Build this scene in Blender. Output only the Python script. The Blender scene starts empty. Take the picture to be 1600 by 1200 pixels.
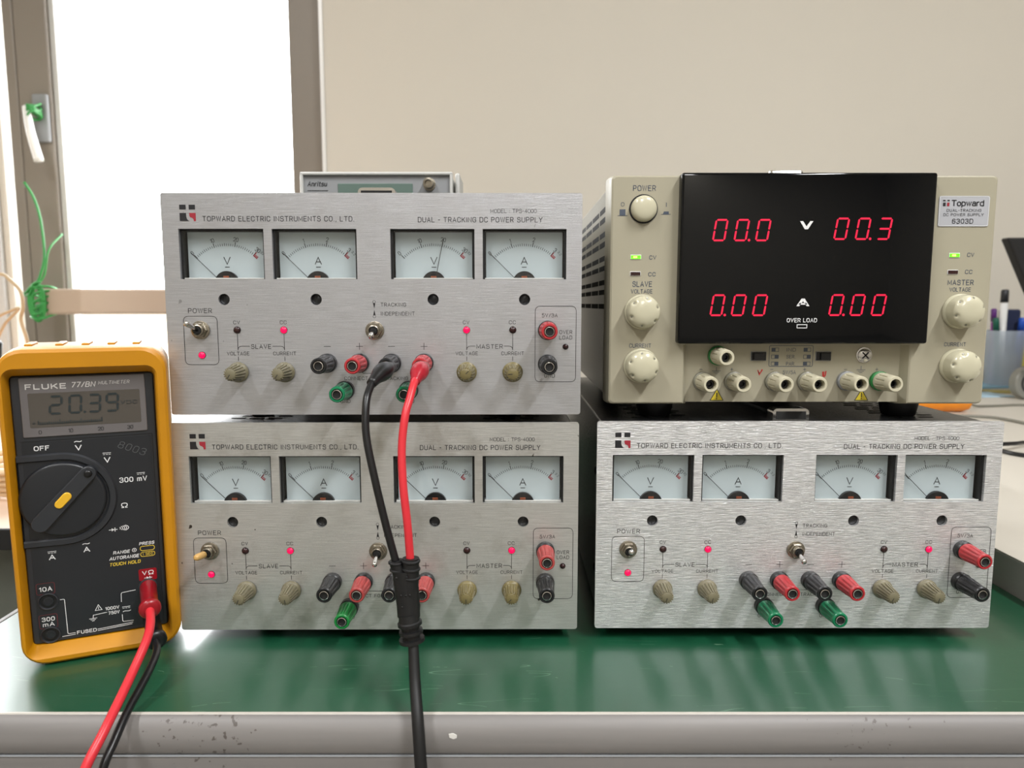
import bpy, bmesh, math, random
from mathutils import Vector, Matrix
random.seed(7)
PI = math.pi
S = bpy.context.scene
COL = S.collection

# ------------------------------------------------------------------ camera
cam = bpy.data.cameras.new('camera')
cam.sensor_fit = 'HORIZONTAL'
cam.sensor_width = 36.0
cam.lens = 1110 / 1600 * 36.0
cam.clip_start = 0.01
cam.dof.use_dof = True
cam.dof.focus_distance = 0.435
cam.dof.aperture_fstop = 12.0
camo = bpy.data.objects.new('camera', cam)
COL.objects.link(camo)
camo.location = (0, 0, 0.2125)
camo.rotation_euler = (math.radians(90 - 6.45), 0, 0)
S.camera = camo

# ------------------------------------------------------------------ daylight outside
W = bpy.data.worlds.new('overcast_daylight')
S.world = W
W.use_nodes = True
wn = W.node_tree.nodes; wl = W.node_tree.links
bgn = wn['Background']
tc = wn.new('ShaderNodeTexCoord'); sx = wn.new('ShaderNodeSeparateXYZ'); cr = wn.new('ShaderNodeValToRGB')
wl.new(tc.outputs['Generated'], sx.inputs[0]); wl.new(sx.outputs['Z'], cr.inputs[0])
cr.color_ramp.elements[0].position = 0.0; cr.color_ramp.elements[0].color = (0.13, 0.12, 0.10, 1)
cr.color_ramp.elements[1].position = 0.045; cr.color_ramp.elements[1].color = (0.97, 0.985, 1.0, 1)
wl.new(cr.outputs[0], bgn.inputs[0])
bgn.inputs[1].default_value = 15.0

# ------------------------------------------------------------------ view
S.view_settings.view_transform = 'Standard'
S.view_settings.look = 'None'
S.view_settings.gamma = 1.0
S.view_settings.use_curve_mapping = False
S.view_settings.exposure = 0.0

# ------------------------------------------------------------------ room light: two rows of ceiling tubes, daylight at the window
def area(name, loc, size, energy, color, target=None, spread=180):
    l = bpy.data.lights.new(name, 'AREA'); l.shape = 'RECTANGLE'
    l.size, l.size_y = size; l.energy = energy; l.color = color
    l.spread = math.radians(spread)
    o = bpy.data.objects.new(name, l); COL.objects.link(o); o.location = loc
    if target is not None:
        o.rotation_euler = (Vector(target) - Vector(loc)).to_track_quat('-Z', 'Y').to_euler()
    return o
area('ceiling_tube_light', (1.00, -0.68, 1.84), (0.10, 1.15), 60, (0.985, 0.99, 1.0))
area('ceiling_tube_light', (-0.95, -0.62, 1.84), (0.10, 1.15), 32, (0.985, 0.99, 1.0))
area('ceiling_tube_light', (0.1, -1.9, 1.84), (0.10, 1.15), 26, (0.985, 0.99, 1.0))
pl_ = area('window_portal', (-1.19, 1.775, 0.83), (1.34, 1.74), 1, (1, 1, 1), target=(-1.19, 0, 0.83))
pl_.data.cycles.is_portal = True

# ------------------------------------------------------------------ materials
def new_mat(name):
    m = bpy.data.materials.new(name); m.use_nodes = True
    return m, m.node_tree.nodes, m.node_tree.links, m.node_tree.nodes['Principled BSDF']
def lin(c):
    return tuple(((x / 255) / 12.92 if x / 255 <= 0.04045 else ((x / 255 + 0.055) / 1.055) ** 2.4) for x in c)
def mat(name, rgb, rough=0.5, metal=0.0, noise=0.0, nscale=60, bump=0.0, bscale=400, coat=0.0, spec=0.5, emit=None, estr=0, trans=0.0, alpha=1.0):
    m, n, l, b = new_mat(name)
    c = lin(rgb) + (1,)
    b.inputs['Base Color'].default_value = c
    b.inputs['Roughness'].default_value = rough
    b.inputs['Metallic'].default_value = metal
    b.inputs['Specular IOR Level'].default_value = spec
    b.inputs['Coat Weight'].default_value = coat
    b.inputs['Coat Roughness'].default_value = 0.08
    if trans: b.inputs['Transmission Weight'].default_value = trans
    if emit:
        b.inputs['Emission Color'].default_value = emit + (1,)
        b.inputs['Emission Strength'].default_value = estr
    if noise or bump:
        t = n.new('ShaderNodeTexCoord')
        if noise:
            x = n.new('ShaderNodeTexNoise'); x.inputs['Scale'].default_value = nscale; x.inputs['Detail'].default_value = 5
            l.new(t.outputs['Object'], x.inputs['Vector'])
            mx = n.new('ShaderNodeMix'); mx.data_type = 'RGBA'
            mx.inputs['A'].default_value = tuple(v * (1 - noise) for v in c[:3]) + (1,)
            mx.inputs['B'].default_value = tuple(min(1, v * (1 + noise)) for v in c[:3]) + (1,)
            l.new(x.outputs['Fac'], mx.inputs['Factor']); l.new(mx.outputs['Result'], b.inputs['Base Color'])
        if bump:
            y = n.new('ShaderNodeTexNoise'); y.inputs['Scale'].default_value = bscale; y.inputs['Detail'].default_value = 3
            l.new(t.outputs['Object'], y.inputs['Vector'])
            bp = n.new('ShaderNodeBump'); bp.inputs['Strength'].default_value = bump; bp.inputs['Distance'].default_value = 0.001
            l.new(y.outputs['Fac'], bp.inputs['Height']); l.new(bp.outputs[0], b.inputs['Normal'])
    return m
def brushed(name, rgb, rough, strength, sx_, sz_, dirt=0.0, spots=0.0, contrast=0.12):
    """horizontally brushed aluminium, optional dirt and dark nicks"""
    m, n, l, b = new_mat(name)
    t = n.new('ShaderNodeTexCoord'); mp = n.new('ShaderNodeMapping'); mp.inputs['Scale'].default_value = (sx_, 1, sz_)
    l.new(t.outputs['Object'], mp.inputs['Vector'])
    x = n.new('ShaderNodeTexNoise'); x.inputs['Scale'].default_value = 1; x.inputs['Detail'].default_value = 4; x.inputs['Roughness'].default_value = 0.7
    l.new(mp.outputs[0], x.inputs['Vector'])
    r = n.new('ShaderNodeValToRGB'); c = lin(rgb)
    r.color_ramp.elements[0].position = 0.3; r.color_ramp.elements[0].color = tuple(v * (1 - contrast) for v in c) + (1,)
    r.color_ramp.elements[1].position = 0.7; r.color_ramp.elements[1].color = tuple(min(1, v * (1 + contrast)) for v in c) + (1,)
    l.new(x.outputs['Fac'], r.inputs[0])
    out = r.outputs[0]
    if dirt:
        y = n.new('ShaderNodeTexNoise'); y.inputs['Scale'].default_value = 22; y.inputs['Detail'].default_value = 8; y.inputs['Roughness'].default_value = 0.65
        l.new(t.outputs['Object'], y.inputs['Vector'])
        rr = n.new('ShaderNodeValToRGB'); rr.color_ramp.elements[0].position = 0.52; rr.color_ramp.elements[0].color = (0, 0, 0, 1)
        rr.color_ramp.elements[1].position = 0.75; rr.color_ramp.elements[1].color = (dirt, dirt, dirt, 1)
        l.new(y.outputs['Fac'], rr.inputs[0])
        mx = n.new('ShaderNodeMix'); mx.data_type = 'RGBA'; l.new(rr.outputs[0], mx.inputs['Factor']); l.new(out, mx.inputs['A'])
        mx.inputs['B'].default_value = lin((112, 103, 84)) + (1,)
        out = mx.outputs['Result']
    if spots:
        y = n.new('ShaderNodeTexNoise'); y.inputs['Scale'].default_value = 170; y.inputs['Detail'].default_value = 2
        l.new(t.outputs['Object'], y.inputs['Vector'])
        rr = n.new('ShaderNodeValToRGB'); rr.color_ramp.elements[0].position = 0.735; rr.color_ramp.elements[0].color = (0, 0, 0, 1)
        rr.color_ramp.elements[1].position = 0.76; rr.color_ramp.elements[1].color = (spots, spots, spots, 1)
        l.new(y.outputs['Fac'], rr.inputs[0])
        mx = n.new('ShaderNodeMix'); mx.data_type = 'RGBA'; l.new(rr.outputs[0], mx.inputs['Factor']); l.new(out, mx.inputs['A'])
        mx.inputs['B'].default_value = lin((60, 52, 44)) + (1,)
        out = mx.outputs['Result']
    l.new(out, b.inputs['Base Color'])
    b.inputs['Metallic'].default_value = 0.75
    b.inputs['Roughness'].default_value = rough
    b.inputs['Specular IOR Level'].default_value = 0.4
    bp = n.new('ShaderNodeBump'); bp.inputs['Strength'].default_value = strength; bp.inputs['Distance'].default_value = 0.0004
    l.new(x.outputs['Fac'], bp.inputs['Height']); l.new(bp.outputs[0], b.inputs['Normal'])
    return m
def thin_glass(name, tint=(1, 1, 1), refl=1.5):
    m = bpy.data.materials.new(name); m.use_nodes = True
    n = m.node_tree.nodes; l = m.node_tree.links; n.clear()
    o = n.new('ShaderNodeOutputMaterial'); tr = n.new('ShaderNodeBsdfTransparent'); g = n.new('ShaderNodeBsdfGlossy'); f = n.new('ShaderNodeFresnel'); mx = n.new('ShaderNodeMixShader')
    tr.inputs[0].default_value = tint + (1,); g.inputs['Roughness'].default_value = 0.03
    n.remove(f); f = n.new('ShaderNodeLayerWeight'); f.inputs[0].default_value = 0.5
    pw = n.new('ShaderNodeMath'); pw.operation = 'POWER'; pw.inputs[1].default_value = 5.0; l.new(f.outputs['Facing'], pw.inputs[0])
    ma = n.new('ShaderNodeMath'); ma.operation = 'MULTIPLY_ADD'; f0 = ((refl - 1) / (refl + 1)) ** 2; ma.inputs[1].default_value = 1 - f0; ma.inputs[2].default_value = f0; l.new(pw.outputs[0], ma.inputs[0])
    l.new(ma.outputs[0], mx.inputs[0]); l.new(tr.outputs[0], mx.inputs[1]); l.new(g.outputs[0], mx.inputs[2]); l.new(mx.outputs[0], o.inputs[0])
    return m
M = {}
M['alu_fine'] = brushed('brushed_aluminium_fine', (190, 191, 195), 0.33, 0.35, 60, 2600, dirt=0.15, spots=0.35, contrast=0.16)
M['alu_worn'] = brushed('brushed_aluminium_worn', (200, 200, 197), 0.36, 0.4, 60, 2200, dirt=0.5, spots=0.95, contrast=0.16)
M['alu_bright'] = brushed('brushed_aluminium_bright', (226, 226, 229), 0.34, 1.0, 110, 1500, contrast=0.42)
M['case_black'] = mat('black_hammered_paint', (17, 17, 18), 0.33, bump=0.35, bscale=500)
M['black'] = mat('black_plastic', (14, 14, 16), 0.35)
M['black_matt'] = mat('black_matt_plastic', (11, 11, 12), 0.6)
M['print_black'] = mat('black_print', (26, 26, 30), 0.5)
M['print_grey'] = mat('dark_grey_print', (36, 36, 42), 0.5)
M['print_red'] = mat('red_print', (150, 34, 48), 0.5)
M['print_white'] = mat('white_print', (225, 225, 225), 0.5)
M['print_yellow'] = mat('yellow_print', (220, 190, 60), 0.5)
M['dial_white'] = mat('meter_dial_card', (176, 188, 191), 0.6)
M['needle'] = mat('needle_black', (30, 30, 32), 0.5)
M['clear'] = thin_glass('clear_plastic', refl=1.35)
M['pane'] = thin_glass('window_glass')
M['chrome'] = mat('chrome', (205, 203, 200), 0.16, 1.0)
M['nickel'] = mat('dull_nickel', (150, 143, 130), 0.28, 1.0, bump=0.2, bscale=900)
M['post_black'] = mat('black_post_plastic', (24, 25, 27), 0.36, noise=0.25, nscale=300)
M['post_red'] = mat('red_post_plastic', (168, 42, 48), 0.35, noise=0.18, nscale=250)
M['post_red_old'] = mat('faded_red_post_plastic', (160, 62, 60), 0.42, noise=0.2, nscale=250)
M['post_green'] = mat('green_post_plastic', (10, 112, 72), 0.33, noise=0.2, nscale=250)
M['post_green2'] = mat('bright_green_post_plastic', (20, 122, 54), 0.35, noise=0.2, nscale=250)
M['knob_grey'] = mat('grey_olive_knob_plastic', (112, 106, 84), 0.42, noise=0.15, nscale=200)
M['knob_olive'] = mat('worn_olive_knob_plastic', (112, 102, 66), 0.3, noise=0.25, nscale=200)
M['led_on'] = mat('lit_red_led', (120, 0, 30), 0.3, emit=(1.0, 0.0, 0.075), estr=1.4)
M['led_off'] = mat('unlit_red_led', (46, 20, 20), 0.25)
M['seg'] = mat('lit_red_segment', (70, 0, 12), 0.4, emit=(1.0, 0.010, 0.062), estr=1.1)
M['led_green'] = mat('lit_green_led', (90, 220, 30), 0.3, emit=(0.16, 0.85, 0.02), estr=1.0)
M['led_hi'] = mat('led_bright_core', (220, 255, 120), 0.3, emit=(0.75, 1.0, 0.15), estr=1.2)
M['beige'] = mat('beige_instrument_plastic', (160, 154, 134), 0.42, noise=0.03, nscale=30)
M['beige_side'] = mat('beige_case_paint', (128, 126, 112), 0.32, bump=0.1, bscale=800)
M['beige_knob'] = mat('cream_knob_plastic', (190, 185, 160), 0.22, coat=0.3)
M['beige_post'] = mat('cream_post_plastic', (192, 186, 162), 0.4, noise=0.08, nscale=200)
M['gloss_black'] = mat('glossy_black_window', (7, 8, 10), 0.05, spec=0.3)
M['slot'] = mat('vent_slot_dark', (26, 26, 25), 0.8)
M['rubber'] = mat('black_rubber', (13, 13, 14), 0.5, noise=0.2, nscale=200)
M['cable_black'] = mat('black_cable_rubber', (15, 15, 17), 0.34)
M['cable_red'] = mat('red_cable_rubber', (206, 44, 54), 0.36)
M['plug_red'] = mat('red_plug_plastic', (146, 14, 28), 0.28, trans=0.1)
M['plug_pink'] = mat('translucent_red_plug', (160, 30, 44), 0.25, noise=0.25, nscale=300)
M['yellow'] = mat('yellow_rubber_holster', (188, 127, 0), 0.45, noise=0.14, nscale=45)
M['meter_dark'] = mat('dark_grey_meter_plastic', (42, 44, 48), 0.42)
M['meter_dark2'] = mat('darker_grey_meter_plastic', (33, 35, 39), 0.36)
M['meter_lcdframe'] = mat('grey_display_bezel', (104, 100, 100), 0.4)
M['lcd'] = mat('grey_green_lcd', (80, 75, 69), 0.18)
M['lcd_ink'] = mat('lcd_segment_ink', (38, 46, 48), 0.4)
M['button_yellow'] = mat('yellow_button', (226, 176, 44), 0.35)
M['label_silver'] = mat('silver_label', (188, 190, 196), 0.4, 0.4)
M['grey_light'] = mat('light_grey_plastic', (196, 196, 192), 0.45)
M['grey_mid'] = mat('mid_grey_plastic', (140, 142, 144), 0.45)
M['lcd_green'] = mat('dull_green_lcd', (92, 112, 104), 0.3)
M['wall'] = mat('beige_wall_paint', (214, 208, 196), 0.7, noise=0.02, nscale=3)
M['room'] = mat('room_wall_paint', (176, 170, 158), 0.8)
M['ceiling'] = mat('ceiling_paint', (215, 212, 205), 0.8)
M['floor'] = mat('grey_floor_tiles', (120, 116, 108), 0.5, noise=0.1, nscale=4)
M['frame'] = mat('taupe_window_frame', (132, 124, 114), 0.45, noise=0.03, nscale=8)
M['bar'] = mat('tan_rail_paint', (176, 158, 142), 0.45)
M['cabinet'] = mat('cream_cabinet_paint', (216, 210, 196), 0.4)
M['white_gloss'] = mat('white_plastic', (236, 236, 234), 0.3)
M['wire_green'] = mat('green_wire', (44, 136, 62), 0.4)
M['wire_tan'] = mat('tan_cable', (188, 166, 132), 0.45)
M['wire_grey'] = mat('grey_cable', (120, 118, 108), 0.5)
M['desk_white'] = mat('white_desk_laminate', (206, 200, 188), 0.4, noise=0.02, nscale=5)
M['desk_side'] = mat('grey_desk_edge', (168, 165, 158), 0.5)
M['orange'] = mat('orange_plastic', (232, 140, 30), 0.4, noise=0.12, nscale=60)
M['side_top'] = mat('pinkish_bench_top', (206, 178, 154), 0.5, noise=0.08, nscale=20)
M['side_body'] = mat('grey_green_bench_body', (92, 96, 88), 0.6)

def mat_table():
    m, n, l, b = new_mat('green_bench_laminate')
    t = n.new('ShaderNodeTexCoord')
    x = n.new('ShaderNodeTexNoise'); x.inputs['Scale'].default_value = 7; x.inputs['Detail'].default_value = 6
    l.new(t.outputs['Object'], x.inputs['Vector'])
    mx = n.new('ShaderNodeMix'); mx.data_type = 'RGBA'
    mx.inputs['A'].default_value = lin((8, 62, 38)) + (1,); mx.inputs['B'].default_value = lin((18, 78, 52)) + (1,)
    l.new(x.outputs['Fac'], mx.inputs['Factor'])
    out = mx.outputs['Result']
    # fine scratches: thin iso-lines of a stretched, distorted noise broken up by another noise
    for k, (ang, sc, th) in enumerate(((0.35, 10, 0.0016), (-0.3, 8, 0.0013), (1.1, 8, 0.0012))):
        mp = n.new('ShaderNodeMapping'); mp.inputs['Rotation'].default_value = (0, 0, ang); mp.inputs['Scale'].default_value = (sc * 0.5, sc * 4.5, 1); mp.inputs['Location'].default_value = (k * 3.1, k, 0)
        l.new(t.outputs['Object'], mp.inputs['Vector'])
        y = n.new('ShaderNodeTexNoise'); y.inputs['Scale'].default_value = 1.0; y.inputs['Detail'].default_value = 2; y.inputs['Distortion'].default_value = 0.1
        l.new(mp.outputs[0], y.inputs['Vector'])
        s = n.new('ShaderNodeMath'); s.operation = 'SUBTRACT'; s.inputs[1].default_value = 0.52; l.new(y.outputs['Fac'], s.inputs[0])
        a = n.new('ShaderNodeMath'); a.operation = 'ABSOLUTE'; l.new(s.outputs[0], a.inputs[0])
        lt = n.new('ShaderNodeMath'); lt.operation = 'LESS_THAN'; lt.inputs[1].default_value = th; l.new(a.outputs[0], lt.inputs[0])
        z = n.new('ShaderNodeTexNoise'); z.inputs['Scale'].default_value = 26 + 9 * k; z.inputs['Detail'].default_value = 3; l.new(t.outputs['Object'], z.inputs['Vector'])
        gt = n.new('ShaderNodeMath'); gt.operation = 'GREATER_THAN'; gt.inputs[1].default_value = 0.58; l.new(z.outputs['Fac'], gt.inputs[0])
        mu = n.new('ShaderNodeMath'); mu.operation = 'MULTIPLY'; l.new(lt.outputs[0], mu.inputs[0]); l.new(gt.outputs[0], mu.inputs[1])
        m2 = n.new('ShaderNodeMath'); m2.operation = 'MULTIPLY'; m2.inputs[1].default_value = 0.3; l.new(mu.outputs[0], m2.inputs[0])
        q = n.new('ShaderNodeMix'); q.data_type = 'RGBA'; q.inputs['B'].default_value = lin((130, 170, 140)) + (1,)
        l.new(m2.outputs[0], q.inputs['Factor']); l.new(out, q.inputs['A']); out = q.outputs['Result']
    l.new(out, b.inputs['Base Color'])
    r = n.new('ShaderNodeMapRange'); r.inputs['To Min'].default_value = 0.36; r.inputs['To Max'].default_value = 0.5; l.new(x.outputs['Fac'], r.inputs['Value'])
    l.new(r.outputs[0], b.inputs['Roughness'])
    b.inputs['Specular IOR Level'].default_value = 0.6; b.inputs['Coat Weight'].default_value = 0.4; b.inputs['Coat Roughness'].default_value = 0.17
    w = n.new('ShaderNodeTexNoise'); w.inputs['Scale'].default_value = 30; w.inputs['Detail'].default_value = 4; l.new(t.outputs['Object'], w.inputs['Vector'])
    bp = n.new('ShaderNodeBump'); bp.inputs['Strength'].default_value = 0.25; bp.inputs['Distance'].default_value = 0.001; l.new(w.outputs['Fac'], bp.inputs['Height'])
    l.new(bp.outputs[0], b.inputs['Normal'])
    return m
M['green_top'] = mat_table()
def mat_trim():
    m, n, l, b = new_mat('worn_grey_edge_trim')
    t = n.new('ShaderNodeTexCoord')
    y = n.new('ShaderNodeTexNoise'); y.inputs['Scale'].default_value = 260; y.inputs['Detail'].default_value = 3
    l.new(t.outputs['Object'], y.inputs['Vector'])
    z = n.new('ShaderNodeTexNoise'); z.inputs['Scale'].default_value = 7; z.inputs['Detail'].default_value = 2
    l.new(t.outputs['Object'], z.inputs['Vector'])
    ad = n.new('ShaderNodeMath'); ad.operation = 'MULTIPLY'; l.new(y.outputs['Fac'], ad.inputs[0]); l.new(z.outputs['Fac'], ad.inputs[1])
    rr = n.new('ShaderNodeValToRGB'); rr.color_ramp.elements[0].position = 0.39; rr.color_ramp.elements[0].color = (0, 0, 0, 1)
    rr.color_ramp.elements[1].position = 0.42; rr.color_ramp.elements[1].color = (0.8, 0.8, 0.8, 1)
    l.new(ad.outputs[0], rr.inputs[0])
    mp = n.new('ShaderNodeMapping'); mp.inputs['Scale'].default_value = (6, 40, 120); l.new(t.outputs['Object'], mp.inputs['Vector'])
    s = n.new('ShaderNodeTexNoise'); s.inputs['Scale'].default_value = 1; s.inputs['Detail'].default_value = 6; l.new(mp.outputs[0], s.inputs['Vector'])
    base = n.new('ShaderNodeMix'); base.data_type = 'RGBA'; base.inputs['A'].default_value = lin((104, 101, 99)) + (1,); base.inputs['B'].default_value = lin((136, 132, 129)) + (1,)
    l.new(s.outputs['Fac'], base.inputs['Factor'])
    mx = n.new('ShaderNodeMix'); mx.data_type = 'RGBA'; mx.inputs['B'].default_value = lin((70, 62, 56)) + (1,)
    l.new(base.outputs['Result'], mx.inputs['A']); l.new(rr.outputs[0], mx.inputs['Factor'])
    l.new(mx.outputs['Result'], b.inputs['Base Color']); b.inputs['Roughness'].default_value = 0.5; b.inputs['Metallic'].default_value = 0.0
    return m
M['trim'] = mat_trim()
M['chip'] = mat('white_chip', (214, 212, 206), 0.5)
M['trim_worn_highlight'] = mat('worn_highlight_edge', (186, 181, 172), 0.5, noise=0.12, nscale=120)

# ------------------------------------------------------------------ object helpers
def tag(o, label=None, cat=None, group=None, kind=None):
    if label: o['label'] = label
    if cat: o['category'] = cat
    if group: o['group'] = group
    if kind: o['kind'] = kind
    return o
def empty(name, loc=(0, 0, 0), rz=0.0, label=None, cat=None, group=None):
    o = bpy.data.objects.new(name, None); COL.objects.link(o); o.location = loc; o.rotation_euler = (0, 0, rz)
    o.empty_display_size = 0.02
    return tag(o, label, cat, group)
def obj(name, bm, mats, parent=None, loc=None, smooth=None):
    if smooth is not None:
        for f in bm.faces: f.smooth = smooth
    me = bpy.data.meshes.new(name); bm.to_mesh(me); bm.free()
    for m in (mats if isinstance(mats, (list, tuple)) else [mats]): me.materials.append(m)
    o = bpy.data.objects.new(name, me); COL.objects.link(o)
    if parent: o.parent = parent
    if loc is not None: o.location = loc
    return o
def auto_smooth(o, ang=40):
    me = o.data
    for p in me.polygons: p.use_smooth = True
    bm = bmesh.new(); bm.from_mesh(me)
    for e in bm.edges:
        if len(e.link_faces) == 2 and e.calc_face_angle(0) > math.radians(ang): e.smooth = False
    bm.to_mesh(me); bm.free()
    return o
def box(bm, c, s, bev=0.0, mi=0, seg=2, M4=None):
    r = bmesh.ops.create_cube(bm, size=1.0, matrix=Matrix.Translation(c) @ Matrix.Diagonal((s[0], s[1], s[2], 1)))
    vs = r['verts']; fs = set(f for v in vs for f in v.link_faces)
    if bev > 0:
        es = list(set(e for v in vs for e in v.link_edges))
        rb = bmesh.ops.bevel(bm, geom=es, offset=bev, segments=seg, affect='EDGES', profile=0.5)
        fs = set(rb['faces']) | set(f for f in bm.faces if f in fs)
        vs = list(set(v for f in rb['faces'] for v in f.verts))
        allf = set(rb['faces'])
        for v in vs: allf |= set(v.link_faces)
        fs = allf; vs = list(set(v for f in fs for v in f.verts))
    for f in fs: f.material_index = mi
    if M4 is not None: bmesh.ops.transform(bm, matrix=M4, verts=list(vs))
    return vs
def bx(x0, x1, y0, y1, z0, z1, bev=0.0, bm=None, mi=0, seg=2):
    bm = bm or bmesh.new()
    box(bm, ((x0 + x1) / 2, (y0 + y1) / 2, (z0 + z1) / 2), (abs(x1 - x0), abs(y1 - y0), abs(z1 - z0)), bev, mi, seg)
    return bm
def loft(bm, rings, cap0=True, cap1=True, mi=0, closed=True):
    """rings: list of lists of Vectors, same count"""
    R = [[bm.verts.new(p) for p in r] for r in rings]
    n = len(R[0])
    for a, b in zip(R[:-1], R[1:]):
        for i in range(n if closed else n - 1):
            j = (i + 1) % n
            try: f = bm.faces.new((a[i], a[j], b[j], b[i])); f.material_index = mi
            except ValueError: pass
    if cap0: f = bm.faces.new(list(reversed(R[0]))); f.material_index = mi
    if cap1: f = bm.faces.new(R[-1]); f.material_index = mi
    return R
def frame_of(d):
    d = Vector(d).normalized(); u = d.cross(Vector((0, 0, 1)))
    if u.length < 1e-4: u = Vector((1, 0, 0))
    u.normalize(); return d, u, d.cross(u).normalized()
def lathe(bm, base, axis, prof, seg=28, lobes=0, mi=0, cap0=True, cap1=True, twist=0.0, thr=0.1):
    """prof: list of (t along axis, radius[, fluting depth[, material]])"""
    d, u, v = frame_of(axis); base = Vector(base); rings = []
    for p in prof:
        t, r = p[0], p[1]; amp = p[2] if len(p) > 2 else 0
        ring = []
        for i in range(seg):
            a = 2 * PI * i / seg + twist
            rr = r - (amp if (lobes and math.cos(lobes * a) < thr) else 0)
            ring.append(base + d * t + u * (rr * math.cos(a)) + v * (rr * math.sin(a)))
        rings.append(ring)
    loft(bm, rings, cap0, cap1, mi)
    return bm
def catmull(P, n=8):
    P = [Vector(p) for p in P]; out = []
    Q = [P[0] * 2 - P[1]] + P + [P[-1] * 2 - P[-2]]
    for i in range(1, len(Q) - 2):
        for k in range(n):
            t = k / n
            out.append(0.5 * ((2 * Q[i]) + (Q[i + 1] - Q[i - 1]) * t + (2 * Q[i - 1] - 5 * Q[i] + 4 * Q[i + 1] - Q[i + 2]) * t * t + (3 * Q[i] - Q[i - 1] - 3 * Q[i + 1] + Q[i + 2]) * t ** 3))
    out.append(P[-1]); return out
def tube(bm, P, r, seg=12, mi=0, n=8, smooth=True):
    pts = catmull(P, n) if smooth and len(P) > 2 else [Vector(p) for p in P]
    rad = r if callable(r) else (lambda t: r)
    rings = []; prev = None
    for i, p in enumerate(pts):
        d = (pts[min(i + 1, len(pts) - 1)] - pts[max(i - 1, 0)]).normalized()
        if prev is None: _, u, _ = frame_of(d)
        else: u = (prev - d * prev.dot(d)).normalized()
        prev = u; v = d.cross(u); R = rad(i / (len(pts) - 1))
        rings.append([p + u * (R * math.cos(2 * PI * k / seg)) + v * (R * math.sin(2 * PI * k / seg)) for k in range(seg)])
    loft(bm, rings, True, True, mi)
    return bm
def rrect(x0, x1, z0, z1, r, n=4):
    """rounded rectangle outline in 2D, counter-clockwise"""
    out = []
    rr = r if isinstance(r, (list, tuple)) else [r] * 4
    for (cx, cz, a0, q) in ((x1, z0, -PI / 2, rr[0]), (x1, z1, 0, rr[1]), (x0, z1, PI / 2, rr[2]), (x0, z0, PI, rr[3])):
        ccx = cx - q if cx == x1 else cx + q; ccz = cz + q if cz == z0 else cz - q
        for k in range(n + 1):
            a = a0 + PI / 2 * k / n
            out.append((ccx + q * math.cos(a), ccz + q * math.sin(a)))
    return out
def plate_with_holes(outer, holes, y0, y1, mi=0):
    """plate in the xz plane from y0 (front) to y1 (back) with real holes"""
    bm = bmesh.new(); edges = []
    for loop in [outer] + holes:
        vs = [bm.verts.new((x, y0, z)) for x, z in loop]
        edges += [bm.edges.new((vs[i], vs[(i + 1) % len(vs)])) for i in range(len(vs))]
    r = bmesh.ops.triangle_fill(bm, use_beauty=True, use_dissolve=False, edges=edges)
    fs = [g for g in r['geom'] if isinstance(g, bmesh.types.BMFace)]
    e = bmesh.ops.extrude_face_region(bm, geom=fs)
    bmesh.ops.translate(bm, vec=(0, y1 - y0, 0), verts=[g for g in e['geom'] if isinstance(g, bmesh.types.BMVert)])
    bmesh.ops.recalc_face_normals(bm, faces=bm.faces)
    return bm
def circ(cx, cz, r, n=24): return [(cx + r * math.cos(2 * PI * i / n), cz + r * math.sin(2 * PI * i / n)) for i in range(n)]

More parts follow.
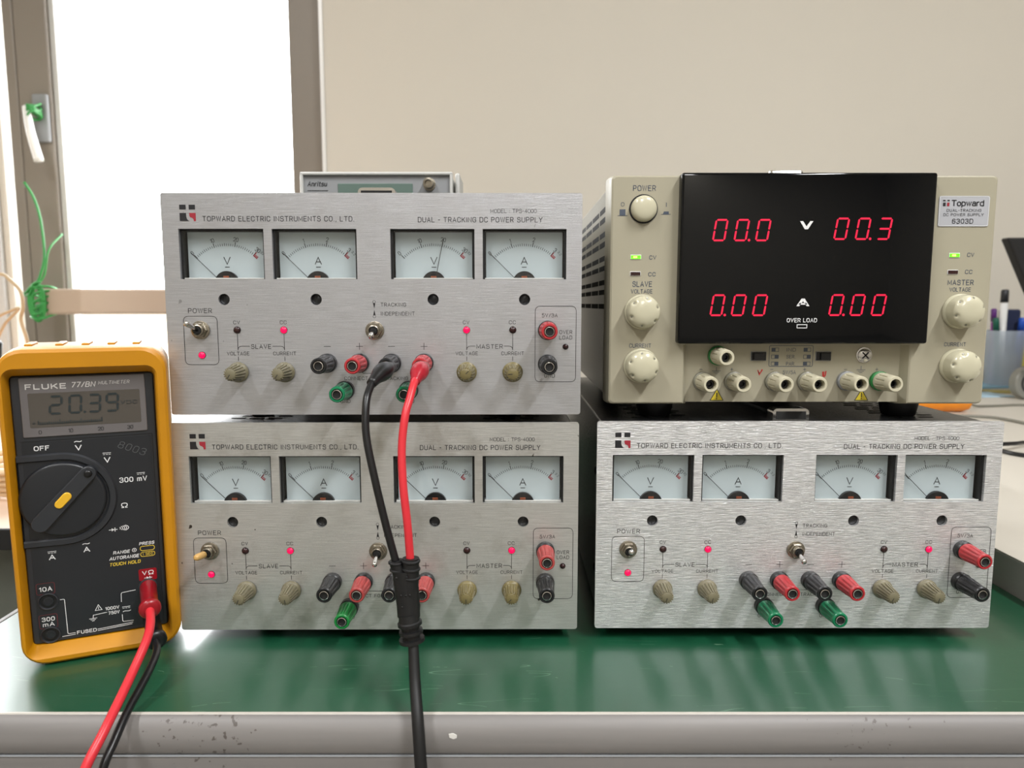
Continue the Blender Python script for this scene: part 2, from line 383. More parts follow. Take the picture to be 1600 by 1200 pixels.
# ------------------------------------------------------------------ stroke lettering
G = {
 'A': (7, "0,0 3.5,10 7,0|1.2,3.4 5.8,3.4"), 'B': (6.6, "0,0 0,10 6.2,10,2.3 6.2,5.3,2.3 0,5.3|3,5.3 6.6,5.3,2.4 6.6,0,2.4 0,0"),
 'C': (6.8, "6.8,7.2 6.8,10,3 0,10,3 0,0,3 6.8,0,3 6.8,2.8"), 'D': (6.8, "0,0 0,10 6.8,10,3.2 6.8,0,3.2 0,0 0,1"),
 'E': (6, "6,0 0,0 0,10 6,10|0,5.2 5.3,5.2"), 'F': (6, "0,0 0,10 6,10|0,5.2 5,5.2"),
 'G': (7, "6.8,7.4 6.8,10,3 0,10,3 0,0,3 6.8,0,2.6 6.8,4.8 4,4.8"), 'H': (6.8, "0,0 0,10|6.8,10 6.8,0|0,5.2 6.8,5.2"),
 'I': (0.6, "0.3,0 0.3,10"), 'K': (6.6, "0,0 0,10|6.3,10 0,3.6|2.3,5.9 6.6,0"), 'L': (5.8, "0,10 0,0 5.8,0"),
 'M': (8, "0,0 0,10 4,2 8,10 8,0"), 'N': (6.8, "0,0 0,10 6.8,0 6.8,10"), 'O': (7.2, "@0,0,3.3 7.2,0,3.3 7.2,10,3.3 0,10,3.3"),
 'P': (6.4, "0,0 0,10 6.4,10,2.6 6.4,4.6,2.6 0,4.6"), 'R': (6.6, "0,0 0,10 6.4,10,2.6 6.4,4.6,2.6 0,4.6|3.6,4.6 6.6,0"),
 'S': (6.6, "6.3,7.7 6.3,10,2.6 0.2,10,2.6 0.2,5.3,2.3 6.6,5.3,2.3 6.6,0,2.6 0,0,2.6 0,2.4"), 'T': (7, "0,10 7,10|3.5,10 3.5,0"),
 'U': (6.8, "0,10 0,0,3 6.8,0,3 6.8,10"), 'V': (7, "0,10 3.5,0 7,10"), 'W': (9.4, "0,10 2.4,0 4.7,10 7,0 9.4,10"),
 'X': (6.6, "0,0 6.6,10|0,10 6.6,0"), 'Y': (7, "0,10 3.5,4.8 7,10|3.5,4.8 3.5,0"), 'Z': (6.5, "0,10 6.5,10 0,0 6.5,0"),
 '0': (6, "@0,0,2.9 6,0,2.9 6,10,2.9 0,10,2.9"), '1': (2.6, "0,7.8 2.4,10 2.4,0"), '2': (6, "0,7.5 0,10,2.8 6,10,2.8 6,5.6,2.4 0,0 6.2,0"),
 '3': (6.2, "0,8 0,10,2.4 6,10,2.4 6,5.3,2.2 2.2,5.3|3,5.3 6.3,5.3,2.4 6.3,0,2.6 0,0,2.6 0,2.2"), '4': (6.6, "4.8,0 4.8,10 0,3 6.6,3"),
 '5': (6.3, "6,10 .7,10 .3,5.4 1,6.4,.8 6.3,6.4,2.8 6.3,0,2.8 0,0,2.6 0,2"), '6': (6.2, "6,8 6,10,2.6 0,10,2.9 0,0,2.9 6.2,0,2.9 6.2,5.8,2.9 0,5.8,2.6 0,4"),
 '7': (6, "0,10 6,10 2.2,0"), '8': (6.2, "@.3,5.3,2.3 5.9,5.3,2.3 5.9,10,2.3 .3,10,2.3|@0,0,2.6 6.2,0,2.6 6.2,5.3,2.5 0,5.3,2.5"), '9': (6.2, "0,2 0,0,2.6 6.2,0,2.9 6.2,10,2.9 0,10,2.9 0,4.3,2.9 6.2,4.3,2.6 6.2,6"),
 '.': (0.8, "0,0 0.8,0"), ',': (0.8, "0.8,0.6 0,-1.6"), '-': (3, "0,4.6 3,4.6"), '/': (4, "0,0 4,10"), ':': (0.8, "0,1.5 .8,1.5|0,6.5 .8,6.5"), '!': (0.8, "0.4,10 0.4,3.4|0.4,.8 .4,0"),
 'o': (5.4, "@0,0,2.6 5.4,0,2.6 5.4,7,2.6 0,7,2.6"), 'p': (5.4, "0,-3 0,7|0,0 0,0 5.4,0,2.6 5.4,7,2.6 0,7"), 'w': (7.6, "0,7 2,0 3.8,7 5.6,0 7.6,7"),
 'a': (5.2, "0.4,6 0.6,7,1 5,7,1.8 5,0|5,4 0,4,1.6 0,0,1.8 5,0"), 'r': (3.4, "0,0 0,7|0,4 0,7,2.6 3.4,7"), 'd': (5.4, "5.4,0 5.4,10|5.4,7 0,7,2.6 0,0,2.6 5.4,0"),
 'm': (7.6, "0,0 0,7|0,5 0,7,1.6 3.8,7,1.6 3.8,0|3.8,5 3.8,7,1.6 7.6,7,1.6 7.6,0"), 'n': (5, "0,0 0,7|0,5 0,7,2 5,7,2 5,0"), 'i': (0.6, ".3,0 .3,7|.3,9 .3,10"), 't': (3.4, "1.4,9.6 1.4,0,1.4 3.4,0|0,7 3.4,7"),
 's': (4.8, "4.6,6 4.6,7,1 0,7,1.6 0,3.7,1.6 4.8,3.7,1.6 4.8,0,1.6 0,0,1 0,1"), 'u': (5, "0,7 0,0,2 5,0,2 5,7|5,1 5,0"),
 'Ω': (7.4, "0,0 2.5,0 2.5,1.6 0,3.6,1.6 0,10,3.4 7.4,10,3.4 7.4,3.6,1.6 4.9,1.6 4.9,0 7.4,0"), '~': (6, "0,0 1.2,1.6,1.4 3,0.8 4.8,0,1.4 6,1.6"),
}
def fillet(pts, closed, n=4):
    out = []; N = len(pts)
    for i, p in enumerate(pts):
        P = Vector(p[:2]); r = p[2] if len(p) > 2 else 0
        if r == 0 or (not closed and i in (0, N - 1)): out.append(P); continue
        A = Vector(pts[(i - 1) % N][:2]) - P; B = Vector(pts[(i + 1) % N][:2]) - P
        la, lb = A.length, B.length
        if la < 1e-6 or lb < 1e-6: out.append(P); continue
        r = min(r, la * 0.5 if (len(pts[(i - 1) % N]) > 2) else la, lb * 0.5 if (len(pts[(i + 1) % N]) > 2) else lb)
        a = P + A.normalized() * r; b = P + B.normalized() * r
        for k in range(n + 1):
            t = k / n; out.append(a * (1 - t) ** 2 + P * 2 * t * (1 - t) * 0.92 + (a + b) * 0.08 * t * (1 - t) + b * t * t)
    res = [out[0]]
    for q in out[1:]:
        if (q - res[-1]).length > 1e-5: res.append(q)
    if closed and (res[0] - res[-1]).length < 1e-5: res.pop()
    return res
def ribbon(bm, pts, w, F, closed=False, mi=0):
    """flat stroke of width w along 2D pts; F maps (u, v) to 3D"""
    n = len(pts); L = []
    for i in range(n):
        a = pts[(i - 1) % n] if (closed or i > 0) else None; b = pts[(i + 1) % n] if (closed or i < n - 1) else None
        d1 = (pts[i] - a).normalized() if a is not None else None; d2 = (b - pts[i]).normalized() if b is not None else None
        p = pts[i].copy()
        if d1 is None: d = d2; k = 1; p -= d2 * w * 0.3
        elif d2 is None: d = d1; k = 1; p += d1 * w * 0.3
        else:
            d = (d1 + d2); d = d.normalized() if d.length > 1e-4 else d2
            k = min(1.8, 1 / max(0.3, d.dot(d2)))
        nrm = Vector((-d.y, d.x)) * (w / 2 * k)
        L.append((bm.verts.new(F(*(p + nrm))), bm.verts.new(F(*(p - nrm)))))
    for i in range(n if closed else n - 1):
        a, b = L[i], L[(i + 1) % n]
        try: f = bm.faces.new((a[0], a[1], b[1], b[0])); f.material_index = mi
        except ValueError: pass
def parse(st):
    closed = st.startswith('@')
    if closed: st = st[1:]
    return [tuple(float(q) for q in p.split(',')) for p in st.split()], closed
def text(bm, s, F, x, y, h, w=None, anchor='c', wt=0.125, mi=0, slant=0.0, rot=0.0, gap=3.4, space=5.6, xs=1.0):
    """stroke text; x, y = centre (anchor c) or left (l) of the text in mm, v runs down; h = cap height in mm; w = total width in mm"""
    tot = 0; pos = []
    for i, ch in enumerate(s):
        if ch == ' ': tot += space; pos.append(None); continue
        pos.append(tot); tot += G[ch][0] + gap
    tot -= gap
    k = h / 10; kx = (w / tot) if w else k * xs
    x0 = -(tot * kx) / 2 if anchor == 'c' else 0
    cr_, sr_ = math.cos(rot), math.sin(rot)
    for ch, q in zip(s, pos):
        if q is None: continue
        for st in G[ch][1].split('|'):
            pts, closed = parse(st)
            pp = fillet(pts, closed)
            uv = []
            for p in pp:
                u = x0 + (q + p.x) * kx + slant * (p.y * k); v = (5 - p.y) * k
                uv.append(Vector((x + u * cr_ - v * sr_, y + u * sr_ + v * cr_)))
            ribbon(bm, uv, wt * h, F, closed, mi)
def line(bm, pts, w, F, closed=False, mi=0, r=0):
    pts = [tuple(p) + ((r,) if r and len(p) == 2 else ()) for p in pts]
    ribbon(bm, fillet(pts, closed, 5) if any(len(p) > 2 for p in pts) else [Vector(p[:2]) for p in pts], w, F, closed, mi)
def fillpoly(bm, pts, F, mi=0):
    f = bm.faces.new([bm.verts.new(F(*p)) for p in pts]); f.material_index = mi
    return f
def disc(bm, x, y, r, F, n=16, mi=0): fillpoly(bm, [(x + r * math.cos(2 * PI * i / n), y + r * math.sin(2 * PI * i / n)) for i in range(n)], F, mi)

# ================================================================== the room
def struct(name, bm, m, parent=None): return tag(obj(name, bm, m, parent), kind='structure')
XL, XR, YB, YF, ZF, ZC = -2.0, 2.6, -2.6, 1.70, -0.74, 1.95
struct('floor', bx(XL, XR, YB, YF + 0.2, ZF - 0.05, ZF), M['floor'])
struct('ceiling', bx(XL, XR, YB, YF + 0.2, ZC, ZC + 0.05), M['ceiling'])
struct('wall_left', bx(XL - 0.05, XL, YB, YF + 0.2, ZF, ZC), M['room'])
struct('wall_right', bx(XR, XR + 0.05, YB, YF + 0.2, ZF, ZC), M['room'])
struct('wall_front', bx(XL, XR, YB - 0.05, YB, ZF, ZC), M['room'])
WX0, WX1, WZ0, WZ1 = -1.16, -0.437, -0.08, 1.75
WL = -1.90
bm = bx(WX1, XR, YF, YF + 0.2, ZF, ZC)
bx(XL, WL, YF, YF + 0.2, ZF, ZC, bm=bm); bx(WL, WX1, YF, YF + 0.2, ZF, WZ0, bm=bm); bx(WL, WX1, YF, YF + 0.2, WZ1, ZC, bm=bm)
struct('wall_back', bm, M['wall'])
struct('trim_1', bx(WX1 - 0.003, WX1 + 0.006, YF - 0.004, YF, WZ0, WZ1, 0.001), M['white_gloss'])
def rel(o, p): o.matrix_parent_inverse = Matrix.Translation(-Vector(p.location)); return o
def window(name, xa, xb, ja, jb):
    w = empty(name, ((xa + xb) / 2, YF + 0.05, WZ0)); w['kind'] = 'structure'
    bm = bx(xa, ja, 1.735, 1.79, WZ0, WZ1, 0.004); bx(jb, xb, 1.735, 1.79, WZ0, WZ1, 0.004, bm)
    bx(xa, xb, 1.736, 1.789, WZ0, WZ0 + 0.05, 0.003, bm); bx(xa, xb, 1.736, 1.789, WZ1 - 0.05, WZ1, 0.003, bm)
    rel(obj('window_frame', bm, M['frame'], w), w)
    rel(obj('glazing_bead', bx(ja, ja + 0.013, 1.745, 1.78, WZ0 + 0.05, WZ1 - 0.05, 0.002), M['grey_light'], w), w)
    rel(obj('window_pane', bx(ja + 0.013, jb, 1.765, 1.769, WZ0 + 0.05, WZ1 - 0.05), M['pane'], w), w)
window('window_1', WX0, WX1, -1.083, -0.522)
window('added_window', WL, WX0 - 0.001, WL + 0.05, WX0 - 0.085)  # unseen second bay, added so daylight glares on the left of the bench

# window rail, its lashing and the latch handle
o = obj('window_rail', bx(-1.078, -0.43, 1.64, 1.68, 0.188, 0.2465, 0.006), M['bar']); tag(o, 'tan horizontal rail crossing the bright window behind the multimeter', 'rail')
bm = bmesh.new()
tube(bm, [(-1.111, 1.66, 0.487), (-1.089, 1.655, 0.4515), (-1.074, 1.65, 0.40), (-1.068, 1.645, 0.322), (-1.077, 1.64, 0.278), (-1.085, 1.635, 0.256)], 0.003)
tube(bm, [(-1.058, 1.70, 0.375), (-1.060, 1.65, 0.335), (-1.068, 1.64, 0.278), (-1.085, 1.635, 0.253)], 0.0022)
for k in range(6):
    a = k * 0.5; zc = 0.215; w_ = 0.010 + 0.003 * (k % 3)
    pts = [(-1.082 + 0.024 * math.cos(t) + 0.004 * math.sin(3 * t + a), 1.66 + 0.034 * math.sin(t), zc + 0.010 * (k - 2.5) + 0.012 * math.sin(t + a)) for t in [2 * PI * i / 12 for i in range(13)]]
    tube(bm, pts, 0.0026, seg=8, n=4)
for k in range(5):
    pts = [(-1.084 + (0.012 + 0.004 * k) * math.cos(t) * 0.7, 1.632, 0.216 + (0.036 + 0.002 * k) * math.sin(t)) for t in [2 * PI * i / 12 for i in range(13)]]
    tube(bm, pts, 0.0022, seg=8, n=4)
tube(bm, [(-1.135, 1.64, 0.245), (-1.11, 1.63, 0.236), (-1.09, 1.625, 0.25), (-1.075, 1.63, 0.244)], 0.0025)
tube(bm, [(-1.125, 1.64, 0.235), (-1.10, 1.63, 0.232), (-1.085, 1.625, 0.256), (-1.07, 1.63, 0.262)], 0.0025)
tag(obj('green_wire_lashing', bm, M['wire_green'], smooth=True), 'green wire wound round the left end of the tan window rail', 'wire')
h = empty('window_latch', (-1.105, 1.735, 0.60), label='white lever handle with grey latch plate on the left window frame', cat='window handle')
bm = bx(-0.018, 0.018, -0.012, 0.0, -0.01, 0.10, 0.004); o = obj('latch_plate', bm, M['grey_mid'], h)
bm = bmesh.new(); tube(bm, [(-0.013, -0.04, 0.062), (-0.008, -0.045, 0.045), (0.004, -0.055, 0.0), (0.018, -0.055, -0.062)], lambda t: 0.0075 + 0.003 * t); obj('lever', bm, M['white_gloss'], h, smooth=True)
bm = bmesh.new()
for k in range(6):
    pts = [(0.002 + 0.010 * math.cos(t), -0.035 + 0.020 * math.sin(t), 0.055 + 0.004 * (k - 2.5) + 0.010 * math.cos(t + k)) for t in [2 * PI * i / 10 for i in range(11)]]
    tube(bm, pts, 0.0024, seg=8, n=4)
obj('green_wire_coil', bm, M['wire_green'], h, smooth=True)

# cream partition at the far left
cb = empty('partition_screen', (-1.24, 1.43, ZF), label='narrow cream upright panel at the left edge before the window', cat='partition')
def loc_rel(o, p): return rel(o, p)
loc_rel(obj('screen_body', bx(-1.055, -0.985, 1.415, 1.445, ZF, 0.80, 0.003), M['cabinet'], cb), cb)
loc_rel(obj('upper_panel', bx(-1.05, -1.020, 1.400, 1.4145, 0.532, 0.78, 0.004), M['cabinet'], cb), cb)
loc_rel(obj('lower_panel', bx(-1.05, -1.020, 1.400, 1.4145, ZF + 0.05, 0.520, 0.004), M['cabinet'], cb), cb)
loc_rel(obj('edge_strip', bx(-1.014, -0.994, 1.400, 1.4148, ZF + 0.02, 0.79, 0.003), M['grey_light'], cb), cb)

# side bench, left of the green bench
sb = empty('side_bench', (-0.75, 1.0, ZF), label='low side bench with pinkish top, left behind the multimeter', cat='bench')
loc_rel(obj('top_board', bx(-1.3, -0.375, 0.575, 1.38, 0.010, 0.026, 0.002), M['side_top'], sb), sb)
loc_rel(obj('edge_strip', bx(-1.3, -0.372, 0.570, 0.5745, 0.009, 0.027, 0.001), M['black_matt'], sb), sb)
loc_rel(obj('cupboard_body', bx(-1.3, -0.40, 0.60, 1.38, ZF, 0.0095, 0.003), M['side_body'], sb), sb)
bm = bmesh.new()
for k in range(5):
    r_ = 0.045 + 0.006 * k
    pts = [(-0.475 + r_ * math.cos(t), 0.70 + r_ * math.sin(t) * 0.8, 0.0315 + 0.0065 * k) for t in [2 * PI * i / 14 for i in range(15)]]
    tube(bm, pts, 0.0034, seg=8, n=4)
tag(obj('coiled_cable', bm, mat('cream_cable', (226, 200, 164), 0.4), smooth=True), 'coil of cream cable lying on the low side bench', 'cable')
bm = bmesh.new(); tube(bm, [(-0.66, 0.92, 0.032), (-0.60, 0.90, 0.085), (-0.56, 0.87, 0.09), (-0.53, 0.84, 0.075), (-0.52, 0.82, 0.09)], 0.005)
tag(obj('white_tube', bm, M['white_gloss'], smooth=True), 'white bent tube lying above the cream cable coil on the side bench', 'tube')
bm = bmesh.new()
tube(bm, [(-0.90, 1.2, 0.258), (-0.8554, 1.2, 0.2619), (-0.8401, 1.2, 0.2524), (-0.8234, 1.2, 0.2333), (-0.8212, 1.2, 0.2066), (-0.8261, 1.2, 0.1852), (-0.8188, 1.2, 0.1529), (-0.8181, 1.2, 0.1205), (-0.815, 1.2, 0.029)], 0.0028)
tag(obj('tan_cable', bm, M['wire_tan'], smooth=True), 'tan cable arching down in front of the cream partition', 'cable')
c2 = empty('plugged_cable', (-0.86, 1.2, 0.027), label='tan cable with a black plug crossing before the cream partition', cat='cable')
bm = bmesh.new(); tube(bm, [(-0.862, 1.19, 0.1529), (-0.8459, 1.19, 0.1799), (-0.8215, 1.19, 0.2045), (-0.839, 1.19, 0.1992), (-0.8613, 1.19, 0.1884), (-0.92, 1.19, 0.15), (-0.95, 1.19, 0.03)], 0.0024)
rel(obj('wire', bm, M['wire_tan'], c2, smooth=True), c2)
bm = bmesh.new(); lathe(bm, (-0.862, 1.19, 0.153), (-0.25, 0, -1), [(0, 0.004), (0.005, 0.009), (0.03, 0.011), (0.05, 0.010), (0.052, 0.006)], 16)
rel(obj('black_plug', bm, M['black'], c2, smooth=True), c2)
bm = bmesh.new(); tube(bm, [(-0.867, 1.19, 0.115), (-0.868, 1.19, 0.07), (-0.87, 1.19, 0.029)], 0.003); rel(obj('plug_lead', bm, M['cable_black'], c2, smooth=True), c2)
bm = bmesh.new()
box(bm, (-0.82, 1.12, 0.066), (0.11, 0.09, 0.08), 0.012)
tag(obj('storage_tub', bm, mat('salmon_plastic', (226, 150, 110), 0.5, noise=0.2, nscale=40)), 'salmon coloured plastic tub on the side bench behind the multimeter', 'tub')

# ================================================================== the green workbench
wb = empty('workbench', (0, 0.75, ZF), label='workbench with glossy green top and worn grey front edge', cat='workbench')
TX0, TX1, TY0, TY1 = -0.343, 0.368, 0.350, 1.15
loc_rel(obj('green_top', bx(TX0, TX1, TY0, TY1, -0.012, 0.0, 0.0006), M['green_top'], wb), wb)
prof = [(0.0, -0.0122), (-0.0004, -0.0006), (-0.0012, 0.0001), (-0.003, -0.0004), (-0.0055, -0.0025), (-0.0072, -0.006), (-0.0078, -0.010), (-0.0078, -0.0172), (-0.0066, -0.0188), (0.0, -0.019)]
def sweep_x(prof, x0, x1, bm, nseg=1):
    rings = [[Vector((x0 + (x1 - x0) * k / nseg, TY0 + a, b)) for a, b in prof] for k in range(nseg + 1)]
    loft(bm, rings); bmesh.ops.recalc_face_normals(bm, faces=bm.faces)
bm = bmesh.new(); sweep_x(prof, TX0 - 0.004, TX1, bm); o = loc_rel(obj('edge_trim', bm, M['trim'], wb), wb); auto_smooth(o, 60)
bm = bmesh.new(); sweep_x([(-0.0002, 0.0005), (-0.0014, 0.0005), (-0.0018, -0.0001), (-0.0012, -0.0006), (-0.0002, -0.0004)], TX0 - 0.004, TX1, bm); loc_rel(obj('worn_highlight_strip', bm, M['trim_worn_highlight'], wb), wb)  # pale strip: highlight along the worn top edge, put into the colour
bm = bx(TX0 - 0.004, TX1, TY0 - 0.0081, TY0 - 0.004, -0.0195, -0.0191, 0.0001); loc_rel(obj('seam_strip', bm, M['grey_mid'], wb), wb)
loc_rel(obj('front_rail', bx(TX0 - 0.004, TX1, TY0 - 0.0076, TY0 + 0.02, -0.075, -0.0197, 0.001), M['trim'], wb), wb)
loc_rel(obj('side_trim', bx(TX0 - 0.004, TX0, TY0, TY1, -0.05, 0.0004, 0.0008), M['trim'], wb), wb)
bm = bmesh.new(); loft(bm, [[Vector((x, y, z)) for x, z in ((-0.0325, -0.0072), (-0.0302, -0.0068), (-0.0283, -0.0078), (-0.0284, -0.0092), (-0.0300, -0.0098), (-0.0322, -0.0090))] for y in (TY0 - 0.0079, TY0 - 0.0070)])
bmesh.ops.recalc_face_normals(bm, faces=bm.faces); q = loc_rel(obj('paint_chip', bm, M['chip'], wb), wb); q['label'] = 'white chip on the grey edge trim'
for (lx, ly) in ((TX0 + 0.03, TY0 + 0.05), (TX1 - 0.03, TY0 + 0.05), (TX0 + 0.03, TY1 - 0.05), (TX1 - 0.03, TY1 - 0.05)):
    loc_rel(obj('leg', bx(lx - 0.02, lx + 0.02, ly - 0.02, ly + 0.02, ZF, -0.012, 0.002), M['side_body'], wb), wb)

# white desk on the right, its top a little higher
wd = empty('desk', (1.2, 1.0, ZF), label='white desk with grey side edge joined right of the green bench', cat='desk')
DZ = 0.027
loc_rel(obj('desk_top', bx(0.3692, 2.1, 0.358, YF - 0.002, DZ - 0.0012, DZ, 0.0004), M['desk_white'], wd), wd)
loc_rel(obj('side_edge', bx(0.3690, 2.1, 0.358, YF - 0.002, -0.045, DZ - 0.0014, 0.0003), M['desk_side'], wd), wd)
for lx, ly in ((0.45, 0.42), (2.0, 0.42), (0.45, 1.6), (2.0, 1.6)):
    loc_rel(obj('leg', bx(lx - 0.03, lx + 0.03, ly - 0.03, ly + 0.03, ZF, -0.0455, 0.002), M['desk_side'], wd), wd)
# ================================================================== shared instrument parts
def binding_post(parent, P, col, axis=(0, -1, 0), name='binding_post', L=0.022, body='post_black', label=None, style='cap'):
    """collar on the panel, fluted tapered cap, metal socket; P = point on the panel in the parent's frame"""
    P = Vector(P); bm = bmesh.new()
    lathe(bm, P, axis, [(0, 0.0058), (0.0035, 0.0058), (0.0042, 0.0052)], 32)
    root = obj(name, bm, M[body], parent); auto_smooth(root)
    if label: root['label'] = label
    bm = bmesh.new(); t0 = 0.0044
    lathe(bm, P, axis, [(t0, 0.0046), (t0 + 0.0006, 0.0054), (t0 + 0.003, 0.0054, 0.0002), (t0 + 0.0045, 0.0053, 0.0006), (L - 0.0035, 0.0046, 0.0006), (L - 0.0022, 0.0046, 0.0001), (L - 0.0006, 0.0047), (L, 0.0042), (L, 0.0034), (L - 0.002, 0.0032)], 72, lobes=12, cap1=True)
    cap = obj('post_cap', bm, M[col], root); auto_smooth(cap)
    bm = bmesh.new()
    lathe(bm, P, axis, [(L - 0.002, 0.0029), (L + 0.0001, 0.0028), (L + 0.0002, 0.0024), (L - 0.003, 0.0023)], 28, cap1=False)
    s = obj('socket_ring', bm, M['chrome'], root); auto_smooth(s)
    bm = bmesh.new(); lathe(bm, P, axis, [(L - 0.0058, 0.0023), (L - 0.0009, 0.0023)], 20)
    obj('socket_bore', bm, M['black_matt'], root)
    return root
def fluted_knob(parent, P, m, ptr=0.0, L=0.0145, name='control_knob'):
    P = Vector(P); bm = bmesh.new()
    lathe(bm, P, (0, -1, 0), [(0.0004, 0.0060), (0.0014, 0.0062), (0.0024, 0.0060), (0.0032, 0.0053)], 36)
    root = obj(name, bm, M[m], parent); auto_smooth(root, 60)
    bm = bmesh.new()
    lathe(bm, P, (0, -1, 0), [(0.003, 0.0054), (0.004, 0.0053, 0.0001), (0.0055, 0.0051, 0.0008), (L - 0.0012, 0.0042, 0.0008), (L - 0.0004, 0.0041, 0.0007), (L, 0.0037, 0.0005)], 96, lobes=16)
    lathe(bm, P, (0, -1, 0), [(L - 0.001, 0.0031), (L + 0.0003, 0.0031), (L + 0.0005, 0.0028)], 28)
    g = obj('grip', bm, M[m], root); auto_smooth(g)
    bm = bmesh.new(); F = lambda u, v: (P.x + u, P.y - L - 0.00056, P.z - v)
    a = ptr; line(bm, [(0.0003 * math.sin(a), -0.0003 * math.cos(a)), (0.0026 * math.sin(a), -0.0026 * math.cos(a))], 0.0004, F)
    obj('pointer_mark', bm, M['print_black'], root)
    return root
def toggle(parent, P, tilt, side=0.0, sleeve=None, name='toggle_switch'):
    P = Vector(P); bm = bmesh.new()
    lathe(bm, P, (0, -1, 0), [(0.0002, 0.0056), (0.0010, 0.0056), (0.0012, 0.0052)], 32)
    lathe(bm, P, (0, -1, 0), [(0.0012, 0.0049), (0.0030, 0.0049), (0.0034, 0.0045)], 6)
    lathe(bm, P, (0, -1, 0), [(0.003, 0.0035), (0.0055, 0.0034), (0.0058, 0.0028), (0.0050, 0.0022)], 24)
    root = obj(name, bm, M['nickel'], parent); auto_smooth(root)
    bm = bmesh.new(); lathe(bm, P, (0, -1, 0), [(0.0048, 0.0023), (0.0053, 0.0022)], 16); obj('bushing_well', bm, M['black_matt'], root)
    d = Vector((side, -math.cos(tilt), math.sin(tilt))).normalized(); b0 = P + Vector((0, -0.0045, 0))
    bm = bmesh.new(); lathe(bm, b0, d, [(0, 0.0010), (0.004, 0.0011), (0.0085, 0.0017), (0.0100, 0.0016), (0.0106, 0.0009)], 18)
    lv = obj('lever', bm, M['chrome'], root, smooth=True)
    if sleeve:
        bm = bmesh.new(); lathe(bm, b0, d, [(0.0035, 0.0017), (0.004, 0.0022), (0.0105, 0.0021), (0.0122, 0.0016), (0.0126, 0.0008)], 20)
        o = obj('lever_sleeve', bm, sleeve, root, smooth=True); o['label'] = 'yellowed plastic sleeve on the lever'
    return root
def led(parent, P, m, r=0.0020, name='indicator_light'):
    P = Vector(P); bm = bmesh.new()
    lathe(bm, P, (0, -1, 0), [(0.0001, r + 0.0002), (0.0004, r + 0.0002), (0.0004, r - 0.0001)], 24)
    root = obj(name, bm, M['black_matt'], parent)
    bm = bmesh.new(); lathe(bm, P, (0, -1, 0), [(0.0002, r), (0.0006, r * 0.97), (0.0011, r * 0.8), (0.0015, r * 0.45), (0.0016, r * 0.1)], 24)
    obj('lens', bm, M[m], root, smooth=True)
    return root
MT = bpy.data.materials  # shorthand
def seg_digit(bm, ch, F, x, y, h, w, th, slant=0.12, mi=0, gap=0.08):
    """seven segment digit, origin top left; v runs down"""
    on = {'0': 'abcdef', '1': 'bc', '2': 'abged', '3': 'abgcd', '9': 'abgcdf'}[ch]
    def pt(u, v): return (x + u + slant * (h - v), y + v)
    g = gap * th * 4
    def H(v):
        return [(th * .5 + g, v), (th + g, v - th / 2), (w - th - g, v - th / 2), (w - th * .5 - g, v), (w - th - g, v + th / 2), (th + g, v + th / 2)]
    def V(u, v0, v1): return [(u, v0 + g), (u + th / 2, v0 + th / 2 + g), (u + th / 2, v1 - th / 2 - g), (u, v1 - g), (u - th / 2, v1 - th / 2 - g), (u - th / 2, v0 + th / 2 + g)]
    e = th / 2; m_ = h / 2
    P = {'a': H(e), 'g': H(m_), 'd': H(h - e), 'f': V(e, e, m_), 'b': V(w - e, e, m_), 'e': V(e, m_, h - e), 'c': V(w - e, m_, h - e)}
    for s in on: fillpoly(bm, [pt(*q) for q in P[s]], F, mi)

